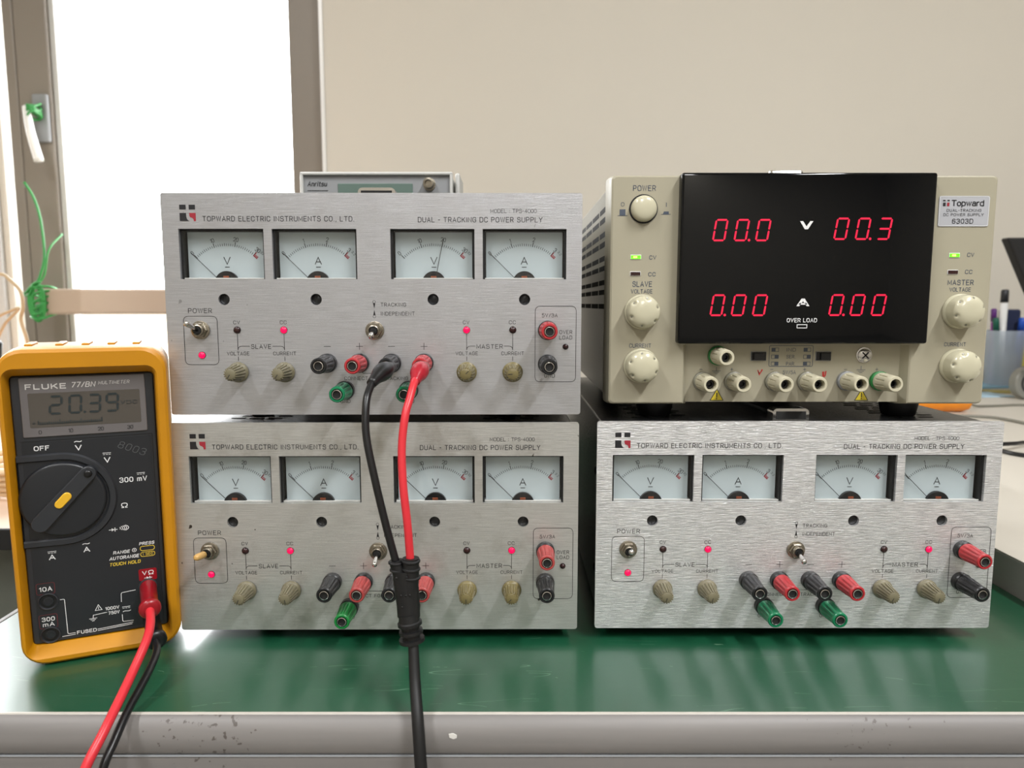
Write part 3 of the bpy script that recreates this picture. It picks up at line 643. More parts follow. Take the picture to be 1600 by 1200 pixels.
# ================================================================== silver analogue power supply
PW, PH = 250.0, 132.7
MX = [(9.8, 60.15), (65.15, 115.4), (135.5, 185.7), (190.6, 240.65)]
def bench_supply(loc, rz, foot, panel_m, label, needles, leds, knob_m, post_red, post_green, track=0.25, power=(0.42, 0.0, None), ptrs=(0, 0, 0, 0), handle=True, mscale=1.0):
    R = empty('dc_power_supply', loc, rz, label, 'power supply', 'silver analogue power supplies')
    zt = foot - 0.002 + PH / 1000 # panel top above the standing plane (case bottom sits 2 mm above the panel's lower edge)
    pz = lambda v: zt - v / 1000
    def P(u, v, d=0.0): return Vector((u / 1000, -d, pz(v)))
    F = lambda u, v: (u / 1000, -0.00012, pz(v))
    # front panel with real openings
    holes = []
    for a, b in MX: holes.append([(a / 1000, pz(50.65)), (b / 1000, pz(50.65)), (b / 1000, pz(20.95)), (a / 1000, pz(20.95))])
    for sx_ in (35.1, 90.3, 160.6, 215.7): holes.append(circ(sx_ / 1000, pz(62.65), 0.0034))
    bm = plate_with_holes(rrect(0, PW / 1000, pz(PH), pz(0), 0.0016), holes, 0.0, 0.0022)
    obj('front_panel', bm, M[panel_m], R)
    # case
    D = 0.285
    bm = bx(0.0035, 0.2465, 0.0024, D, pz(PH) + 0.002, pz(0) - 0.002, 0.0015)
    # the meter compartments are cut out of the case by building it behind the recess depth
    bm.free(); bm = bmesh.new()
    z0, z1 = pz(PH) + 0.002, pz(0) - 0.002
    bx(0.0035, 0.2465, 0.0135, D, z0, z1, 0.001, bm)
    bx(0.0035, 0.2465, 0.0024, 0.0137, z1 - 0.003, z1, 0.0, bm); bx(0.0035, 0.2465, 0.0024, 0.0137, z0, z0 + 0.003, 0.0, bm)
    bx(0.0035, 0.0065, 0.0024, 0.0137, z0, z1, 0.0, bm); bx(0.2435, 0.2465, 0.0024, 0.0137, z0, z1, 0.0, bm)
    obj('case', bm, M['case_black'], R)
    for side in (0, 1):
        bm = bmesh.new()
        for k in range(9):
            for j in range(3):
                xx = (0.026 + 0.012 * j + 0.004 * (k % 2)) if side == 0 else (0.190 + 0.012 * j + 0.004 * (k % 2))
                bx(xx, xx + 0.009, 0.028 + 0.009 * k, 0.0305 + 0.009 * k, z1 - 0.0005, z1 + 0.00015, 0.0, bm)
        obj('vent_slots', bm, M['slot'], R)
    for fx in (0.045, 0.205):
        for fy in (0.032, 0.25):
            bm = bmesh.new(); lathe(bm, (fx, fy, 0), (0, 0, 1), [(0, 0.0065), (0.001, 0.0072), (foot - 0.0005, 0.008), (foot + 0.0005, 0.008)], 24)
            auto_smooth(obj('foot', bm, M['rubber'], R))
    for s_, sx_ in ((-1, 0.0035), (1, 0.2465)):
        for zz in (0.095, 0.03):
            bm = bmesh.new(); lathe(bm, (sx_, 0.022, foot + zz + 0.0), (s_, 0, 0), [(0, 0.0034), (0.0008, 0.0034), (0.0020, 0.0026), (0.0024, 0.0012)], 20); obj('case_screw', bm, M['black'], R, smooth=True)
    if handle:
        for yy, rc in ((0.016, 0.0158), (0.245, 0.2549)):
            bm = bmesh.new()
            loft(bm, [[Vector((x, yy + d_, z)) for x, z in rrect(0.1135, 0.1365, z1 - 0.0003, z1 + 0.0076, [0.0005, 0.0028, 0.0028, 0.0005])] for d_ in (0, 0.010)])
            bmesh.ops.recalc_face_normals(bm, faces=bm.faces)
            hb = obj('handle_bracket', bm, M['chrome'], R)
            obj('bracket_recess', bx(0.1155, 0.1345, rc, rc + 0.0004, z1 + 0.0008, z1 + 0.0058), M['slot'], hb)
        bm = bx(0.117, 0.133, 0.036, 0.242, z1 + 0.0005, z1 + 0.0042, 0.0015); obj('handle_strap', bm, M['rubber'], R)
    # logo, names
    bm = bmesh.new()
    fillpoly(bm, [(11.1, 7.0), (14.9, 7.0), (14.9, 9.8), (11.1, 9.8)], F); fillpoly(bm, [(16.7, 7.0), (20.4, 7.0), (20.4, 9.8), (16.7, 9.8)], F)
    fillpoly(bm, [(11.1, 11.8), (14.9, 11.8), (14.9, 13.8), (15.3, 15.2), (16.0, 16.1), (16.9, 16.5), (11.1, 16.5)], F)
    fillpoly(bm, [(16.8, 11.8), (20.6, 11.8), (20.6, 14.6), (18.4, 14.6), (17.4, 14.3), (16.9, 13.6)], F, 1)
    fillpoly(bm, [(18.4, 14.6), (20.6, 14.6), (20.6, 16.6), (19.4, 16.6), (19.2, 15.4)], F, 1)
    obj('logo_mark', bm, [M['print_black'], M['print_red']], R)
    bm = bmesh.new()
    text(bm, 'TOPWARD ELECTRIC INSTRUMENTS CO., LTD.', F, 24.6, 15.1, 2.75, 89.6, 'l', 0.135)
    obj('company_lettering', bm, M['print_grey'], R)
    bm = bmesh.new()
    text(bm, 'DUAL - TRACKING DC POWER SUPPLY', F, 152.3, 15.6, 2.75, 73.8, 'l', 0.135)
    text(bm, 'MODEL : TPS-4000', F, 195.3, 10.5, 2.1, 27.3, 'l', 0.125, gap=2.6)
    obj('model_lettering', bm, M['print_grey'], R)
    bm = bmesh.new(); lw = 0.3
    text(bm, 'POWER', F, 20.4, 69.4, 2.6, 14.0, wt=0.12)
    line(bm, [(10.1, 72.7), (30.4, 72.7), (30.4, 102), (10.1, 102)], lw, F, True, r=3)
    line(bm, [(222.1, 66.7), (246.9, 66.7), (246.9, 112.6), (222.1, 112.6)], lw, F, True, r=3)
    text(bm, '5V/3A', F, 230.9, 72.2, 2.1, 9.3); text(bm, 'GND', F, 231.0, 108.8, 2.1, 6.2)
    text(bm, 'OVER', F, 240.7, 82.3, 2.1, 7.6, wt=0.13); text(bm, 'LOAD', F, 240.7, 85.6, 2.1, 7.6, wt=0.13)
    for x1, x2, nm, wd_ in ((42.2, 70.3, 'SLAVE', 11.8), (180.6, 208.5, 'MASTER', 15.7)):
        mid = (x1 + x2) / 2
        text(bm, nm, F, mid, 91.0, 2.45, wd_, wt=0.125)
        for xx, s_ in ((x1, 1), (x2, -1)):
            line(bm, [(xx, 83.4), (xx, 93.2)], lw, F); line(bm, [(xx, 97.2), (xx, 99.6)], lw, F)
            line(bm, [(xx, 93.0), (xx, 90.8, 2.2), (mid - s_ * (wd_ / 2 + 1.0), 90.8)], lw, F)
        text(bm, 'CV', F, x1 - 0.2, 76.4, 2.0, 3.7); text(bm, 'CC', F, x2 - 0.2, 76.4, 2.0, 3.9)
        text(bm, 'VOLTAGE', F, x1, 95.2, 1.95, 13.4); text(bm, 'CURRENT', F, x2, 95.2, 1.95, 13.6)
    for xx, pl in ((96.2, 0), (115.7, 1), (135.1, 0), (154.7, 1)):
        line(bm, [(xx - 2.0, 90.9), (xx + 2.0, 90.9)], 0.28, F)
        if pl: line(bm, [(xx, 88.9), (xx, 92.9)], 0.28, F)
    text(bm, 'CONNECT FOR TRACKING', F, 125.4, 110.4, 2.0, 38.5)
    line(bm, [(115.7, 105), (117.5, 107.3), (133.3, 107.3), (135.1, 105)], 0.26, F)
    text(bm, 'GND', F, 106.3, 124.4, 2.1, 5.8); text(bm, 'GND', F, 145.3, 124.4, 2.1, 5.8)
    text(bm, 'TRACKING', F, 129.1, 65.8, 2.1, 15.1, 'l'); text(bm, 'INDEPENDENT', F, 129.1, 71.2, 2.1, 20.2, 'l')
    for y0, s_ in ((64.1, 1), (72.9, -1)):
        line(bm, [(125.1 + 0.85 * math.cos(t), y0 + 0.85 * math.sin(t)) for t in [2 * PI * i / 14 for i in range(14)]], 0.2, F, True)
        fillpoly(bm, [(124.4, y0 + s_ * 0.8), (125.8, y0 + s_ * 0.8), (125.15, y0 + s_ * 4.1)], F)
    obj('control_lettering', bm, M['print_black'], R)
    # meters
    for k, ((a, b), nd) in enumerate(zip(MX, needles)):
        t, btm, dep = 20.95, 50.65, 0.0078
        xa, xb = a / 1000, b / 1000; cx = (a + b) / 2
        bm = bmesh.new()
        zt_, zb_ = pz(t), pz(btm)
        # dark housing: bezel rim and walls
        bx(xa - 0.001, xa + 0.0012, 0.0023, 0.0034, zb_ - 0.001, zt_ + 0.001, 0, bm); bx(xb - 0.0012, xb + 0.001, 0.0023, 0.0034, zb_ - 0.001, zt_ + 0.001, 0, bm)
        bx(xa, xb, 0.0023, 0.0034, zt_ - 0.0010, zt_ + 0.001, 0, bm)
        bx(xa - 0.001, xa + 0.0006, 0.0034, 0.0132, zb_ - 0.001, zt_ + 0.001, 0, bm); bx(xb - 0.0006, xb + 0.001, 0.0034, 0.0132, zb_ - 0.001, zt_ + 0.001, 0, bm)
        bx(xa, xb, 0.0124, 0.0132, zb_, zt_, 0, bm)
        mo = obj('panel_meter', bm, M['black_matt'], R)
        obj('bounce_lid', bx(xa, xb, 0.0034, 0.0132, zt_ - 0.0004, zt_ + 0.001), M['grey_light'], mo)  # top wall made light grey to bounce light onto the dial
        bm = bx(xa + 0.0006, xb - 0.0006, 0.0028, 0.0124, zb_ - 0.0012, zb_ + 0.0001); bx(xa + 0.0006, xb - 0.0006, 0.0026, 0.0034, zb_ + 0.0001, zb_ + 0.0009, 0.0002, bm)
        obj('meter_sill', bm, M['grey_light'], mo)
        bm = bx(xa + 0.0018, xb - 0.0018, dep, dep + 0.0006, zb_ + 0.0001, zt_ - 0.0012); obj('dial_card', bm, M['dial_white'], mo)
        FD = lambda u, v: (u / 1000, dep - 0.00012, pz(v))
        px_, pv = cx, btm + 4.8
        bm = bmesh.new()
        def pol(r, ang): return (px_ + r * math.sin(ang), pv - r * math.cos(ang))
        A0, A1 = math.radians(-45.3), math.radians(39.9); st = (A1 - A0) / 30
        for i in range(31):
            maj = i % 10 == 0; mid = i % 5 == 0
            an = A0 + st * i
            r0, r1 = 25.1, 25.1 + (2.6 if maj else 1.5 if mid else 1.3)
            line(bm, [pol(r0, an), pol(r1, an)], 0.42 if maj else 0.28, FD)
        for i, s_ in enumerate(('0', '10', '20', '30') if k % 2 == 0 else ('0', '1', '2', '3')):
            an = A0 + st * 10 * i; q = pol(29.4, an); text(bm, s_, FD, q[0], q[1], 2.3, None, wt=0.13, rot=an * 0.9, gap=2.2, xs=0.85)
        q = pol(30.2, A1 + math.radians(5.5)); text(bm, '32' if k % 2 == 0 else '3.2', FD, q[0], q[1] + 0.5, 1.3, None, wt=0.12, rot=0.85)
        text(bm, 'V' if k % 2 == 0 else 'A', FD, cx, pv - 16.2, 4.2, 3.8, wt=0.115)
        line(bm, [(cx - 1.3, pv - 12.4), (cx + 1.3, pv - 12.4)], 0.42, FD)
        for i in range(4):
            an = A1 + math.radians(0.6 + 1.7 * i); line(bm, [pol(25.0, an), pol(26.4 if i else 27.8, an)], 0.5, FD, mi=1)
        line(bm, [pol(25.1, A1 + math.radians(f_)) for f_ in (0.3, 3, 6.2)], 0.5, FD, mi=1)
        obj('scale_marking', bm, [M['print_black'], M['print_red']], mo)
        bm = bmesh.new(); an = math.radians(nd)
        p0 = Vector((px_ / 1000, dep - 0.0016, pz(pv))); d = Vector((math.sin(an), 0, math.cos(an)))
        tube(bm, [p0 + d * 0.006, p0 + d * 0.0185, p0 + d * 0.0296], lambda t: 0.00021, 6, smooth=False)
        obj('needle', bm, M['needle'], mo)
        bm = bmesh.new()   # semicircular hub cover
        pts = [(cx + 7.3 * math.cos(t_), btm + 2.6 - 7.7 * math.sin(t_)) for t_ in [math.radians(21 + 138 * i / 16) for i in range(17)]]
        loft(bm, [[Vector((u / 1000, dep - 0.0024, pz(v))) for u, v in pts], [Vector((u / 1000, dep - 0.0002, pz(v))) for u, v in pts]])
        obj('hub_cover', bm, M['black'], mo)
        bm = bmesh.new(); box(bm, (cx / 1000, dep - 0.0027, pz(btm - 1.3)), (0.0035, 0.0004, 0.0016), 0.0002, M4=None); obj('hub_coil', bm, mat('copper_coil', (150, 84, 58), 0.35, 0.6) if 'copper_coil' not in MT else MT['copper_coil'], mo)
        obj('meter_window', bx(xa - 0.0005, xb + 0.0005, 0.0024, 0.0026, zb_, zt_), M['clear'], mo)
    for sx_, ang in ((35.1, 1.5), (90.3, 1.5), (160.6, 0.05), (215.7, 0.8)):
        bm = bmesh.new(); c = P(sx_, 62.65, -0.0036)
        lathe(bm, c, (0, -1, 0), [(-0.008, 0.0034), (0.0012, 0.0033), (0.0016, 0.0028)], 24)
        so = obj('adjustment_screw', bm, M['black'], R); auto_smooth(so)
        bm = bmesh.new(); FF = lambda u, v: (c.x + u, c.y - 0.00165, c.z - v)
        line(bm, [(-0.0024 * math.cos(ang), 0.0024 * math.sin(ang)), (0.0024 * math.cos(ang), -0.0024 * math.sin(ang))], 0.0007, FF); obj('screw_slot', bm, M['slot'], so)
    # controls
    toggle(R, P(20.3, 81.0), power[0], power[1], power[2], 'power_switch')
    toggle(R, P(125.2, 81.3), -track, 0.0, None, 'tracking_switch')
    led(R, P(20.4, 96.2), 'led_on')
    for (x_, v_), on in zip(((42.2, 81.0), (70.3, 81.0), (180.6, 81.0), (208.6, 81.0)), leds): led(R, P(x_, v_), 'led_on' if on else 'led_off')
    led(R, P(240.6, 91.2), 'led_off', 0.0016)
    for x_, pa, km in zip((42.3, 70.3, 180.6, 208.5), ptrs, knob_m): fluted_knob(R, P(x_, 106.5), km, pa)
    for x_, c_ in ((96.2, 'post_black'), (115.7, post_red), (135.1, 'post_black'), (154.7, post_red)): binding_post(R, P(x_, 101.0), c_)
    for x_ in (106.4, 145.2): binding_post(R, P(x_, 117.6), post_green)
    binding_post(R, P(229.6, 81.2), post_red); binding_post(R, P(229.6, 101.6), 'post_black')
    return R

G2 = ('knob_grey', 'knob_grey', 'knob_olive', 'knob_olive')
SL = mat('yellowed_sleeve', (196, 156, 92), 0.4)
# standing planes: bench top (z=0) and the cases underneath
Z_LEFT = 0.0096 - 0.002 + PH / 1000 - 0.002 + 0.0001     # top of the lower left case
U1 = bench_supply((-0.2081, 0.4296, 0.1392), 0.0071, 0.0078, 'alu_fine',
    'silver power supply on top of the left stack with test leads plugged in', (-45.3, -45.3, 11.5, -45.3), (0, 1, 1, 0), G2, 'post_red', 'post_green', 0.3, (0.5, -0.35, None), (3.7, 3.7, 0.8, -1.6))
U3 = bench_supply((-0.2088, 0.4292, 0.0), 0.0053, 0.0094, 'alu_worn',
    'scratched silver power supply at the bottom of the left stack beside the multimeter', (-45.3, -45.3, -45.3, -45.3), (0, 1, 0, 1), G2, 'post_red_old', 'post_green2', 0.42, (0.12, -0.15, SL), (3.5, 3.0, 3.1, 3.9), handle=False)
U4 = bench_supply((0.0524, 0.4306, 0.0), 0.0003, 0.0100, 'alu_bright',
    'clean silver power supply under the beige digital one on the right', (-45.3, -45.3, -45.3, -45.3), (0, 1, 0, 1), ('knob_grey',) * 4, 'post_red', 'post_green', 0.3, (0.3, 0.0, None), (3.4, 3.4, 3.6, 3.4))

# ================================================================== beige digital power supply
DX, DY = 0.0605, 0.445
DZ0 = 0.1387
dp = empty('dc_power_supply', (DX + 0.1185, DY, DZ0), 0, 'beige digital power supply with red number readouts on a black window', 'power supply')
def dobj(name, bm, m, parent=dp, **k):
    o = obj(name, bm, m, parent, **k)
    if parent is dp: o.matrix_parent_inverse = Matrix.Translation((-(DX + 0.1185), -DY, -DZ0))
    return o
X0, X1, Z0, Z1 = 0.0606, 0.2974, 0.1495, 0.2904
NX0, NX1, NZ = 0.1080, 0.2495, 0.1868    # lower centre recess
def outline(ins, nin):
    a, b, c, d = X0 + ins, X1 - ins, Z0 + ins * 0.8, Z1 - ins * 0.8; r = 0.0025
    def cor(cx, cz, a0):
        return [(cx + r * math.cos(a0 + PI / 2 * k / 3), cz + r * math.sin(a0 + PI / 2 * k / 3)) for k in range(4)]
    return [(NX0 + nin, c)] + [(NX0 + nin, NZ), (NX1 - nin, NZ), (NX1 - nin, c)] + cor(b - r, c + r, -PI / 2) + cor(b - r, d - r, 0) + cor(a + r, d - r, PI / 2) + cor(a + r, c + r, PI)
bm = bmesh.new()
R_ = loft(bm, [[Vector((x, DY + y, z)) for x, z in outline(i_, n_)] for y, i_, n_ in ((0.0, 0.0014, -0.0008), (0.0006, 0.0004, 0.0), (0.0018, 0.0, 0.0004), (0.0075, -0.0008, 0.0034), (0.0165, -0.0012, 0.0036))], False, True)
bmesh.ops.triangle_fill(bm, edges=[e for e in bm.edges if all(v in R_[0] for v in e.verts) and len(e.link_faces) == 1], use_beauty=True)
bmesh.ops.recalc_face_normals(bm, faces=bm.faces)
fb = dobj('front_bezel', bm, M['beige']); auto_smooth(fb, 24)
dobj('recessed_panel', bx(NX0, NX1, DY + 0.0062, DY + 0.012, Z0 + 0.0006, NZ + 0.002, 0.0), M['beige'])
# case
bm = bx(X0 + 0.002, X1 - 0.002, DY + 0.0166, DY + 0.27, Z0 + 0.001, Z1 - 0.002, 0.002)
dobj('case', bm, M['beige_side'])
for s_, xx in ((-1, X0 + 0.002), (1, X1 - 0.002)):
    bm = bmesh.new()
    for i in range(9):
        for j in range(5):
            zz = Z1 - 0.015 - 0.0066 * i - (0.003 * (i // 2))
            bx(xx - 0.00015, xx + 0.00015, DY + 0.030 + 0.046 * j, DY + 0.070 + 0.046 * j, zz - 0.0017, zz + 0.0017, 0.0, bm)
    dobj('vent_slots', bm, M['slot'])
for fx, fy in ((0.095, 0.47), (0.258, 0.47), (0.095, 0.68), (0.258, 0.68)):
    bm = bmesh.new(); lathe(bm, (fx, fy, DZ0), (0, 0, 1), [(0, 0.0095), (0.001, 0.0105), (0.0105, 0.0125), (0.0122, 0.0125)], 28); auto_smooth(dobj('foot', bm, M['rubber']))
for yy in (DY + 0.030, DY + 0.235):
    bm = bmesh.new()
    bx(0.1675, 0.1905, yy, yy + 0.012, Z1 - 0.0025, Z1 + 0.0088, 0.0024, bm)
    bx(0.160, 0.169, yy + 0.004, yy + 0.010, Z1 - 0.0025, Z1 + 0.0035, 0.001, bm)
    hb = dobj('handle_bracket', bm, M['chrome'])
dobj('handle_strap', bx(0.171, 0.187, DY + 0.046, DY + 0.232, Z1 - 0.0015, Z1 + 0.004, 0.0015), M['grey_light'])
# black window
bw0, bw1, bz0, bz1, by = 0.1022, 0.2562, 0.1879, 0.2909, 0.438
bm = bx(bw0, bw1, by, DY + 0.010, bz0, bz1, 0.0016, seg=3)
bwin = dobj('display_window', bm, M['gloss_black']); auto_smooth(bwin, 30)
FB = lambda u, v: (u / 1000, by - 0.00015, v / 1000)
FBd = lambda u, v: (u / 1000, by - 0.00015, (290.9 - v) / 1000)
for (x0, z1_, ds, dot) in ((121.2, 263.4, '000', 1), (194.6, 264.2, '003', 1), (121.0, 218.2, '000', 0), (193.8, 218.3, '000', 0)):
    bm = bmesh.new(); h_ = 13.3; w_ = 7.9
    for i, ch in enumerate(ds):
        seg_digit(bm, ch, FBd, x0 + i * 13.0, 290.9 - z1_, h_, w_, 1.1, 0.15, gap=0.05)
        if i == dot: disc(bm, x0 + i * 13.0 + w_ + 1.6, 290.9 - z1_ + h_ - 0.7, 0.8, FBd)
    obj('number_readout', bm, M['seg'], bwin)
bm = bmesh.new()
vx, vz = 178.2, 290.9 - 259.7
for s_ in (-1, 1): fillpoly(bm, [(vx + s_ * 4.0, vz - 2.4), (vx + s_ * 2.2, vz - 2.4), (vx, vz + 0.7), (vx, vz + 2.4), (vx + s_ * 1.0, vz + 2.4)], FBd)
vz = 290.9 - 213.3
for s_ in (-1, 1):
    fillpoly(bm, [(vx, vz - 2.3), (vx + s_ * 1.0, vz - 2.3), (vx + s_ * 4.0, vz + 2.3), (vx + s_ * 2.3, vz + 2.3), (vx, vz - 0.7)], FBd)
    fillpoly(bm, [(vx, vz + 0.4), (vx + s_ * 2.2, vz + 0.4), (vx + s_ * 2.7, vz + 1.4), (vx, vz + 1.4)], FBd)
text(bm, 'OVER LOAD', FBd, 178.0, 290.9 - 202.4, 2.2, 18.2, wt=0.17)
line(bm, [(175.2, 91.2), (181.2, 91.2), (181.2, 93.2), (175.2, 93.2)], 0.42, FBd, True)
obj('window_lettering', bm, M['print_white'], bwin)
for o in bwin.children: o.matrix_parent_inverse = Matrix.Identity(4)
# push button
def DP(x, z, d=0.0): return Vector((x, DY - d, z))
FP = lambda u, v: (u / 1000, DY - 0.00012, (290.4 - v) / 1000)
FR = lambda u, v: (u / 1000, DY + 0.0061, (290.4 - v) / 1000)
bm = bmesh.new(); lathe(bm, DP(0.0806, 0.2702), (0, -1, 0), [(0.00005, 0.0088), (0.0003, 0.0088)], 40); bz = dobj('power_button', bm, M['black_matt'])
bm = bmesh.new(); lathe(bm, DP(0.0806, 0.2702), (0, -1, 0), [(0.0002, 0.0079), (0.003, 0.0078), (0.0042, 0.0072), (0.0049, 0.0056), (0.0053, 0.003), (0.0054, 0.0006)], 40); auto_smooth(obj('button_cap', bm, M['beige_knob'], bz), 60)
# large dimpled knobs
def dome_knob(x, z, rot, shaft):
    bm = bmesh.new(); c = DP(x, z)
    lathe(bm, c, (0, -1, 0), [(0.0003, 0.0108), (0.0018, 0.0109), (0.0026, 0.0103), (0.0034, 0.0099)], 48)
    k = dobj('control_knob', bm, M['beige_knob']); auto_smooth(k, 60)
    bm = bmesh.new()
    # domed cap with dimples pressed into its shoulder
    rings = []; seg = 120
    prof = [(0.003, 0.0101), (0.006, 0.0101), (0.0080, 0.0100), (0.0093, 0.0098)]
    for k_ in range(1, 17):
        t_ = PI / 2 * k_ / 16; prof.append((0.0093 + 0.0043 * math.sin(t_), 0.0003 + 0.0095 * math.cos(t_) ** 0.85 if t_ < 1.57 else 0.0003))
    for t, r in prof:
        ring = []
        for i in range(seg):
            a = 2 * PI * i / seg; dep_ = 0
            for q in range(6):
                da = (a - rot - q * PI / 3 + PI) % (2 * PI) - PI
                dep_ += math.exp(-(da / 0.13) ** 2 - ((r - 0.0087) / 0.0008) ** 2) if t > 0.0085 else 0
            rr = r - 0.0006 * dep_; tt = t - 0.0011 * dep_
            ring.append(c + Vector((rr * math.cos(a), -tt, rr * math.sin(a))))
        rings.append(ring)
    loft(bm, rings); bmesh.ops.recalc_face_normals(bm, faces=bm.faces)
    auto_smooth(obj('knob_cap', bm, M['beige_knob'], k), 70)
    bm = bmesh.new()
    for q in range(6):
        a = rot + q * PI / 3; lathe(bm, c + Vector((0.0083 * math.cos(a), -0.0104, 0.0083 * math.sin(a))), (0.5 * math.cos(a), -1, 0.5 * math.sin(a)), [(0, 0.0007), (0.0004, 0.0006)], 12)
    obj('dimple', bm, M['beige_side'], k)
dome_knob(0.0807, 0.2074, 1.4, 0); dome_knob(0.0807, 0.1738, 1.7, 0); dome_knob(0.2785, 0.2078, 2.4, 0); dome_knob(0.2790, 0.1738, 1.9, 0)
# indicator slots
for x, z, m_ in ((0.0765, 0.2411, 'led_green'), (0.0764, 0.2309, 'led_off'), (0.2732, 0.2422, 'led_green'), (0.2729, 0.2319, 'led_off')):
    bm = bx(x - 0.0033, x + 0.0033, DY - 0.0003, DY + 0.0002, z - 0.0014, z + 0.0014, 0.0002); q = dobj('indicator_light', bm, M['print_white'])
    bm = bx(x - 0.0030, x + 0.0030, DY - 0.0005, DY, z - 0.0011, z + 0.0011); o = obj('lens', bm, M[m_], q)
    if m_ == 'led_green':
        o['label'] = 'lit green lens'
        bm = bx(x - 0.0016, x + 0.0008, DY - 0.0006, DY, z - 0.0006, z + 0.0005); obj('lens_core', bm, M['led_hi'], q)
# binding posts in the recess
def beige_post(x, z, ring='beige_side'):
    P_ = Vector((x, DY + 0.0062, z)); L = 0.0205; ax = (0, -1, 0)
    bm = bmesh.new(); lathe(bm, P_, ax, [(0, 0.0062), (0.0026, 0.0062), (0.003, 0.0056)], 32); r = dobj('binding_post', bm, M[ring]); auto_smooth(r)
    bm = bmesh.new(); lathe(bm, P_, ax, [(0.003, 0.0050), (0.0036, 0.0056), (0.006, 0.0056), (0.0066, 0.0056, 0.0006), (0.0150, 0.0051, 0.0006), (0.0156, 0.0051), (0.0195, 0.0049), (L, 0.0044), (L, 0.0032), (0.013, 0.0029)], 120, lobes=10, cap1=True, thr=-0.8); auto_smooth(obj('post_cap', bm, M['beige_post'], r))
    bm = bmesh.new(); lathe(bm, P_, ax, [(0.0132, 0.0027), (0.0165, 0.0024), (0.0165, 0.0017), (0.014, 0.0014)], 24, cap1=True); auto_smooth(obj('socket_ring', bm, M['post_black'], r))
    bm = bmesh.new(); lathe(bm, P_, ax, [(0.0128, 0.0031), (0.0136, 0.00305)], 20); obj('socket_bore', bm, M['black_matt'], r)
    return r
for x in (0.1216, 0.1415, 0.1674, 0.1879): beige_post(x, 0.1633)
q = beige_post(0.2133, 0.1636, 'grey_mid')
q = beige_post(0.2342, 0.1636, 'post_green2'); q['label'] = 'cream binding post on a green collar'
q = beige_post(0.1306, 0.1798, 'post_green2'); q['label'] = 'cream binding post on a green collar'
# slide switches
for x, off in ((0.1568, -1), (0.1980, 1)):
    q = dobj('slide_switch', bx(x - 0.0050, x + 0.0050, DY + 0.0058, DY + 0.0064, 0.1793 - 0.0030, 0.1793 + 0.0030, 0.0002), M['grey_mid'])
    bm = bx(x - 0.0046, x + 0.0046, DY + 0.0050, DY + 0.0060, 0.1793 - 0.0026, 0.1793 + 0.0026, 0.0002); bx(x - 0.003 + off * 0.0006, x + 0.003 + off * 0.0006, DY + 0.0036, DY + 0.0052, 0.1793 - 0.0022, 0.1793 + 0.0022, 0.0004, bm)
    obj('slider', bm, M['black'], q)
# ground screw
bm = bmesh.new(); lathe(bm, (0.2237, DY + 0.0062, 0.1800), (0, -1, 0), [(0, 0.0050), (0.0008, 0.0050), (0.0009, 0.0042), (0.0018, 0.0041), (0.0024, 0.0030), (0.0026, 0.0012)], 32); q = dobj('ground_screw', bm, M['chrome']); auto_smooth(q)
bm = bmesh.new(); FS = lambda u, v: (0.2237 + u, DY + 0.0035, 0.1800 - v); line(bm, [(-0.0018, -0.0018), (0.0018, 0.0018)], 0.0008, FS); line(bm, [(-0.0018, 0.0018), (0.0018, -0.0018)], 0.0008, FS); obj('cross_slot', bm, M['slot'], q)
# printing
PBL = mat('navy_grey_print', (70, 78, 92), 0.5)
bm = bmesh.new(); T = 290.4
text(bm, 'POWER', FP, 81.0, T - 282.7, 3.0, 13.6, wt=0.13); text(bm, 'SLAVE', FP, 80.8, T - 224.6, 3.0, 11.8, wt=0.14); text(bm, 'VOLTAGE', FP, 80.6, T - 220.1, 2.3, 13.0, wt=0.14)
text(bm, 'CURRENT', FP, 80.3, T - 186.4, 2.3, 13.4, wt=0.14); text(bm, 'CV', FP, 87.0, T - 240.9, 2.2, 4.0, wt=0.16); text(bm, 'CC', FP, 86.7, T - 230.6, 2.2, 4.2, wt=0.16)
dobj('slave_lettering', bm, PBL); bm = bmesh.new()
text(bm, 'MASTER', FP, 278.3, T - 225.6, 2.9, 15.8, wt=0.14); text(bm, 'VOLTAGE', FP, 278.3, T - 221.2, 2.3, 13.0, wt=0.14); dobj('master_lettering', bm, PBL); bm = bmesh.new()
text(bm, 'CURRENT', FP, 277.5, T - 187.2, 2.2, 13.4, wt=0.14)
text(bm, 'CV', FP, 283.3, T - 242.5, 2.2, 4.0, wt=0.16); text(bm, 'CC', FP, 282.8, T - 232.1, 2.2, 4.2, wt=0.16)
dobj('master_lettering', bm, PBL); bm = bmesh.new()
text(bm, 'O', FP, 67.8, T - 273.0, 2.2, 1.9, wt=0.14); text(bm, 'I', FP, 94.6, T - 272.8, 2.2, 0.2, wt=0.2)
fillpoly(bm, [(66.0, T - 270), (69.6, T - 270), (69.6, T - 266.3), (66.0, T - 266.3)], FP); line(bm, [(65.0, T - 266.2), (70.8, T - 266.2)], 0.35, FP)
fillpoly(bm, [(93.2, T - 268.7), (96.2, T - 268.7), (96.2, T - 267.1), (92.6, T - 267.1)], FP); line(bm, [(91.8, T - 267.0), (97.2, T - 267.0)], 0.35, FP)
dobj('power_symbols', bm, PBL); bm = bmesh.new()
line(bm, [(163.6, T - 186.0), (191.4, T - 186.0), (191.4, T - 172.8), (163.6, T - 172.8)], 0.35, FR, True, r=0.9)
